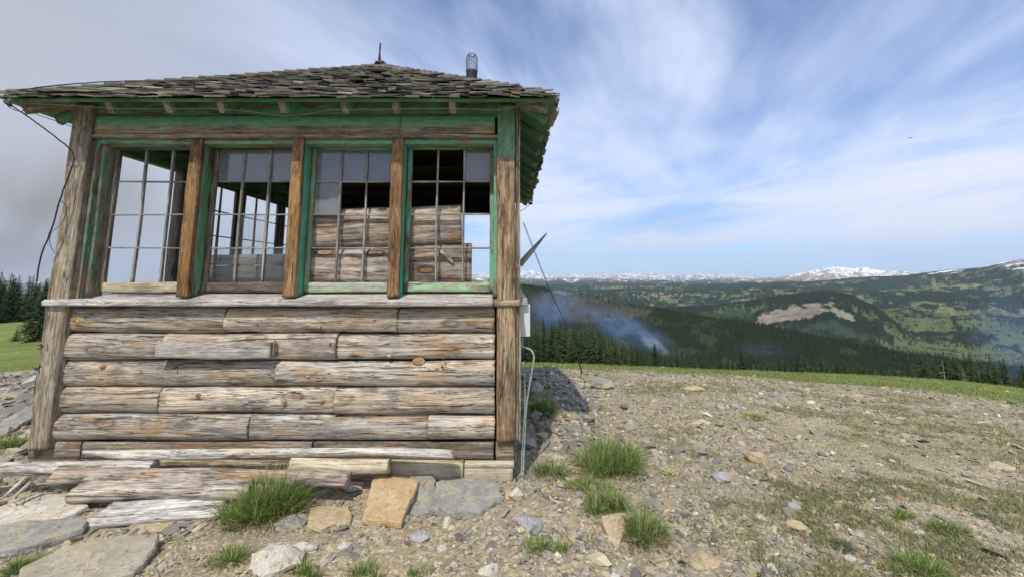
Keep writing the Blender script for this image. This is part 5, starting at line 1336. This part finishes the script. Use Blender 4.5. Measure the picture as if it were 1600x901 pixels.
# electrical box and conduit
p0, p1 = W(811, 475, 3.62), W(827, 522, 3.62)
ebox = boxmesh('meter_box', (XR+0.005, 3.54, p1.z), (p1.x, 3.72, p0.z), M_box, cab)
boxmesh('box_lid', (XR+0.02, 3.533, p1.z-0.004), (p1.x+0.004, 3.545, p0.z+0.006), M_box, ebox)
tube('conduit', spline([W(818, 522, 3.62), W(815, 533, 3.6), W(817, 541, 3.6), W(829, 546, 3.6), W(834, 556, 3.58), W(832, 575, 3.56), W(826, 610, 3.54), W(822, 640, 3.52), W(819, 700, 3.48), W(817, 745, 3.44)], 6), 0.0085, M_conduit, cab, 8)
tube('conduit', spline([W(815, 530, 3.56), W(813, 560, 3.54), W(819, 590, 3.54), W(820, 640, 3.5), W(816, 700, 3.46), W(815, 735, 3.44), W(818, 752, 3.42), W(824, 762, 3.4)], 6), 0.006, M_conduit, cab, 8)
tube('pipe_clamp', spline([W(803, 583, 3.36), W(812, 583, 3.44), W(822, 584, 3.56)], 3), 0.006, M_conduit, cab)
tube('ground_wire', spline([W(811, 690, 3.40), W(808, 715, 3.38), W(806, 740, 3.36), W(808, 760, 3.36)], 4), 0.006, M_wire, cab)
# strap nails / rope loop at the right post
tube('loose_wire', spline([W(803, 520, 3.36), W(796, 548, 3.345), W(789, 590, 3.345), W(783, 620, 3.345)], 5), 0.002, M_wire, cab)
# guy cable to an iron stake
gy = thing('guy_wire', 'thin guy wire running down from behind the cabin corner to the gravel', 'wire', ground_hit(910, 581))
Pg = ground_hit(910, 581)
tw = spline([W(818, 348, 6.2), W(838, 400, 6.5), W(860, 455, 7.0)], 24)
bm = bmesh.new()
for i in range(len(tw)-1):
    for ph in (0, math.pi):
        o1 = Vector((math.cos(i*1.1+ph), 0.3, math.sin(i*1.1+ph)))*0.012; o2 = Vector((math.cos(i*1.1+1.1+ph), 0.3, math.sin(i*1.1+1.1+ph)))*0.012
        wire_seg(bm, tw[i]+o1, tw[i+1]+o2, 0.005)
me = bpy.data.meshes.new('twisted_wire'); bm.to_mesh(me); bm.free(); put('twisted_wire', me, M_galv, gy)
tube('cable', spline([W(860, 455, 7.0), W(885, 510, 7.4), Pg], 6), 0.006, M_wire, gy)
tube('turnbuckle', [W(893, 528, 7.5), W(904, 562, 7.6), Pg+Vector((0, 0, -0.05))], [0.010, 0.014, 0.016], M_rust, gy, 7)

# ------------------------------------------------------------------ loose timbers in front
def loose(name, a, b, prof, mat, label, cat, Ya, Yb, **k):
    """a, b pixel ends seen at depths Ya, Yb"""
    return tag(beam(name, at(*a, Ya), at(*b, Yb), prof, (0, -0.45, 1), mat, None, 0.03, **k), label, cat)
loose('weathered_plank', (133, 709), (708, 709), rect_prof(0.075, 0.075, 5, 0.35), M_bleach, 'long bleached split plank lying highest on the heap against the wall base', 'plank', 3.24, 3.24, noise=0.006, bend=(0.0, 0.010), gouge=0.03,
      taper=lambda s: (min(1.0, 0.35+s*5)*(1-0.25*s), 1-0.2*s))
loose('weathered_plank', (-60, 731), (240, 730), rect_prof(0.10, 0.085, 4, 0.3), M_bleach, 'thick pale plank end entering at the left edge', 'plank', 3.14, 3.20, noise=0.005, gouge=0.02)
loose('log', (88, 741), (545, 746), circ_prof(0.058, 14, 0.8), M_slab, 'knotty grey pole with a rounded end below the long plank', 'log', 3.10, 3.12, noise=0.010, bend=(0.0, 0.015), gouge=0.03, taper=lambda s: (1.05-0.28*s, 1.05-0.28*s))
loose('log', (455, 727), (608, 727), circ_prof(0.056, 16), M_tan, 'yellowish sawn log end sticking out by the foundation board', 'log', 3.22, 3.24, noise=0.004, gouge=0.01)
loose('half_log', (128, 766), (395, 762), log_prof(0.15, 0.06, 0.03, 14), M_log, 'short grey half log lying below the knotty pole', 'log', 3.02, 3.06, noise=0.004, gouge=0.02, skew=(0.09, 0))
loose('bleached_board', (152, 804), (350, 790), rect_prof(0.165, 0.035, 4, 0.2), M_sill, 'flat bleached board in front of the heap with a slanted end', 'board', 2.86, 2.98, noise=0.002, skew=(0.16, -0.03))
loose('branch', (8, 775), (44, 746), circ_prof(0.022, 8, 0.8), M_board, 'twisted dead branch poking out under the left plank end', 'branch', 2.95, 3.05, noise=0.008, gouge=0.02, taper=lambda s: (0.5+0.7*s, 0.5+0.7*s))
loose('branch', (20, 777), (48, 752), circ_prof(0.014, 8, 0.8), M_board, 'thin split stick beside the twisted dead branch', 'branch', 2.93, 3.02, noise=0.006)
loose('root_piece', (60, 752), (140, 747), circ_prof(0.035, 10, 0.6), M_slab, 'gnarled dark root piece under the knotty pole', 'root', 3.06, 3.08, noise=0.014, gouge=0.04)
# the nailed-on pale board on the second log course
pa, pb = at(247, 548, YF-0.06), at(423, 548, YF-0.06)
beam('patch_board', (pa.x, YF-0.055, pa.z), (pb.x, YF-0.055, pb.z+0.005), rect_prof(0.125, 0.05, 4, 0.2), OUTF, M_board, cab, 0.02, 0.004, gouge=0.03)
pa = at(427, 545, YF-0.06)
beam('peg', (pa.x, YF-0.05, pa.z-0.06), (pa.x, YF-0.05, pa.z+0.07), rect_prof(0.018, 0.02), OUTF, M_inside, cab, 0.02, 0.001)
# knots that stand out of the logs
for (x, y, r_) in ((653, 566, 0.036), (602, 510, 0.030), (551, 584, 0.018), (480, 588, 0.018), (498, 510, 0.02), (118, 500, 0.045), (551, 553, 0.02), (500, 628, 0.02), (440, 628, 0.018), (305, 618, 0.016), (332, 662, 0.018), (155, 574, 0.02), (700, 500, 0.02), (607, 557, 0.016)):
    p = at(x, y, YF-0.032)
    me_o = beam('knot', (p.x, p.y+0.05, p.z), (p.x, p.y+0.012, p.z), circ_prof(r_*1.2, 14, 0.7), (0, 0, 1), M_knot, cab, 0.01, 0.003, taper=lambda s: (1.35-0.75*s*s, 1.3-0.75*s*s))
for (x, y) in ((693, 561), (690, 573), (515, 537), (425, 540), (790, 498), (788, 546), (270, 575)):
    p = at(x, y, YF-0.05)
    beam('nail_head', (p.x, p.y+0.04, p.z), (p.x, p.y, p.z), circ_prof(0.006, 8), (0, 0, 1), M_rust, cab, 0.02, 0.0)

# ------------------------------------------------------------------ bird
def bird():
    P = at(1423, 216, 60); o = thing('bird', 'tiny dark bird flying in the open sky on the right', 'bird', P)
    body = tube('body', [P+Vector((-.22, 0, 0)), P+Vector((-.12, 0, .03)), P+Vector((.05, 0, .03)), P+Vector((.18, 0, 0)), P+Vector((.28, 0, -.01))], [.02, .06, .07, .035, .01], M_wire, o, 8)
    for s in (-1, 1):
        bm = bmesh.new(); q = [(0.06, 0, 0), (0.02, s*.25, .10), (-.05, s*.5, .05), (-.12, s*.24, .07), (-.10, 0, 0)]
        a = [bm.verts.new(v) for v in q]; b = [bm.verts.new((v[0], v[1], v[2]+.012)) for v in q]
        bm.faces.new(a); bm.faces.new(list(reversed(b)))
        for i in range(5): bm.faces.new((a[i], a[(i+1) % 5], b[(i+1) % 5], b[i]))
        bmesh.ops.recalc_face_normals(bm, faces=bm.faces)
        me = bpy.data.meshes.new('wing'); bm.to_mesh(me); bm.free(); put('wing', me, M_wire, o, Matrix.Translation(P) @ Matrix.Rotation(0.9, 4, 'Z'))
bird()

# ------------------------------------------------------------------ smoke on the ridge, and the air
def smoke(name, px, py, r, sx, sy, sz, dens, label, scale, tilt=0.0, col=(0.38, 0.60, 1.0)):
    a, e = px_az_el(px, py); X, Y = pol(a, r); P = Vector((X, Y, EYE+e*r))
    bm = bmesh.new(); bmesh.ops.create_icosphere(bm, subdivisions=3, radius=1.0)
    me = bpy.data.meshes.new(name); bm.to_mesh(me); bm.free()
    m = bpy.data.materials.new(name+'_volume'); m.use_nodes = True; t = NT(m.node_tree); t.n.clear()
    tc = t.node('ShaderNodeTexCoord').outputs['Object']
    d = t.vmath('LENGTH', tc, out=1)
    n = t.noise(t.mapping(tc, (scale, scale, scale*0.8)), 1.6, 4, 0.6, 0.8)
    f = t.math('MULTIPLY', t.math('SUBTRACT', 1.0, t.ss(d, 0.15, 0.95)), t.math('ADD', 0.08, t.ss(n, 0.40, 0.66)))
    v = t.node('ShaderNodeVolumePrincipled'); v.inputs['Color'].default_value = (*col, 1); t.set(v.inputs['Density'], t.math('MULTIPLY', f, dens))
    v.inputs['Anisotropy'].default_value = 0.1
    o = t.node('ShaderNodeOutputMaterial'); t.l.new(v.outputs[0], o.inputs['Volume'])
    ob = put(name, me, m, None, Matrix.Translation(P) @ Matrix.Rotation(-rad(a), 4, 'Z') @ Matrix.Rotation(tilt, 4, 'Y') @ Matrix.Diagonal((sx, sy, sz, 1)))
    tag(ob, label, 'smoke', kind='stuff')
smoke('smoke', 868, 482, 820, 85, 55, 62, 0.015, 'blue smoke hanging over the burned slope just right of the cabin', 1.2)
smoke('smoke', 975, 512, 790, 130, 70, 42, 0.012, 'thin blue smoke drifting across the middle of the burned slope', 2.2, 0.35)
smoke('smoke', 1020, 536, 700, 38, 20, 16, 0.060, 'dense white wisp of smoke rising above the tree tops', 1.6, 0.6, (0.72, 0.84, 1.0))
smoke('smoke', 1190, 545, 800, 60, 40, 20, 0.004, 'faint blue smoke low behind the middle of the tree line', 1.1)
smoke('smoke', 1625, 520, 600, 55, 55, 80, 0.012, 'bluish smoke bank at the right edge of the valley', 0.7, 0.0, (0.30, 0.46, 0.85))
smoke('smoke', 150, 400, 2600, 2300, 700, 620, 0.0011, 'wide grey wildfire smoke filling the sky behind the left half of the cabin', 0.7, 0.0, (0.80, 0.80, 0.84))
smoke('smoke', 30, 335, 1500, 190, 150, 300, 0.0105, 'dense brownish smoke column rising behind the wood at the far left', 1.0, 0.25, (0.62, 0.57, 0.54))

def air():
    bm = bmesh.new(); bmesh.ops.create_cube(bm, size=1)
    me = bpy.data.meshes.new('haze'); bm.to_mesh(me); bm.free()
    m = bpy.data.materials.new('air'); m.use_nodes = True; t = NT(m.node_tree); t.n.clear()
    v = t.node('ShaderNodeVolumePrincipled'); v.inputs['Color'].default_value = (0.74, 0.87, 1.0, 1); v.inputs['Density'].default_value = 2.15e-5
    v.inputs['Anisotropy'].default_value = 0.25
    o = t.node('ShaderNodeOutputMaterial'); t.l.new(v.outputs[0], o.inputs['Volume'])
    zmin, zmax = -5200, 2600
    tag(put('haze', me, m, None, Matrix.Translation((0, 0, (zmin+zmax)/2)) @ Matrix.Diagonal((93000, 93000, zmax-zmin, 1))), 'pale blue air between the cabin and the far mountains', 'haze', kind='stuff')
air()
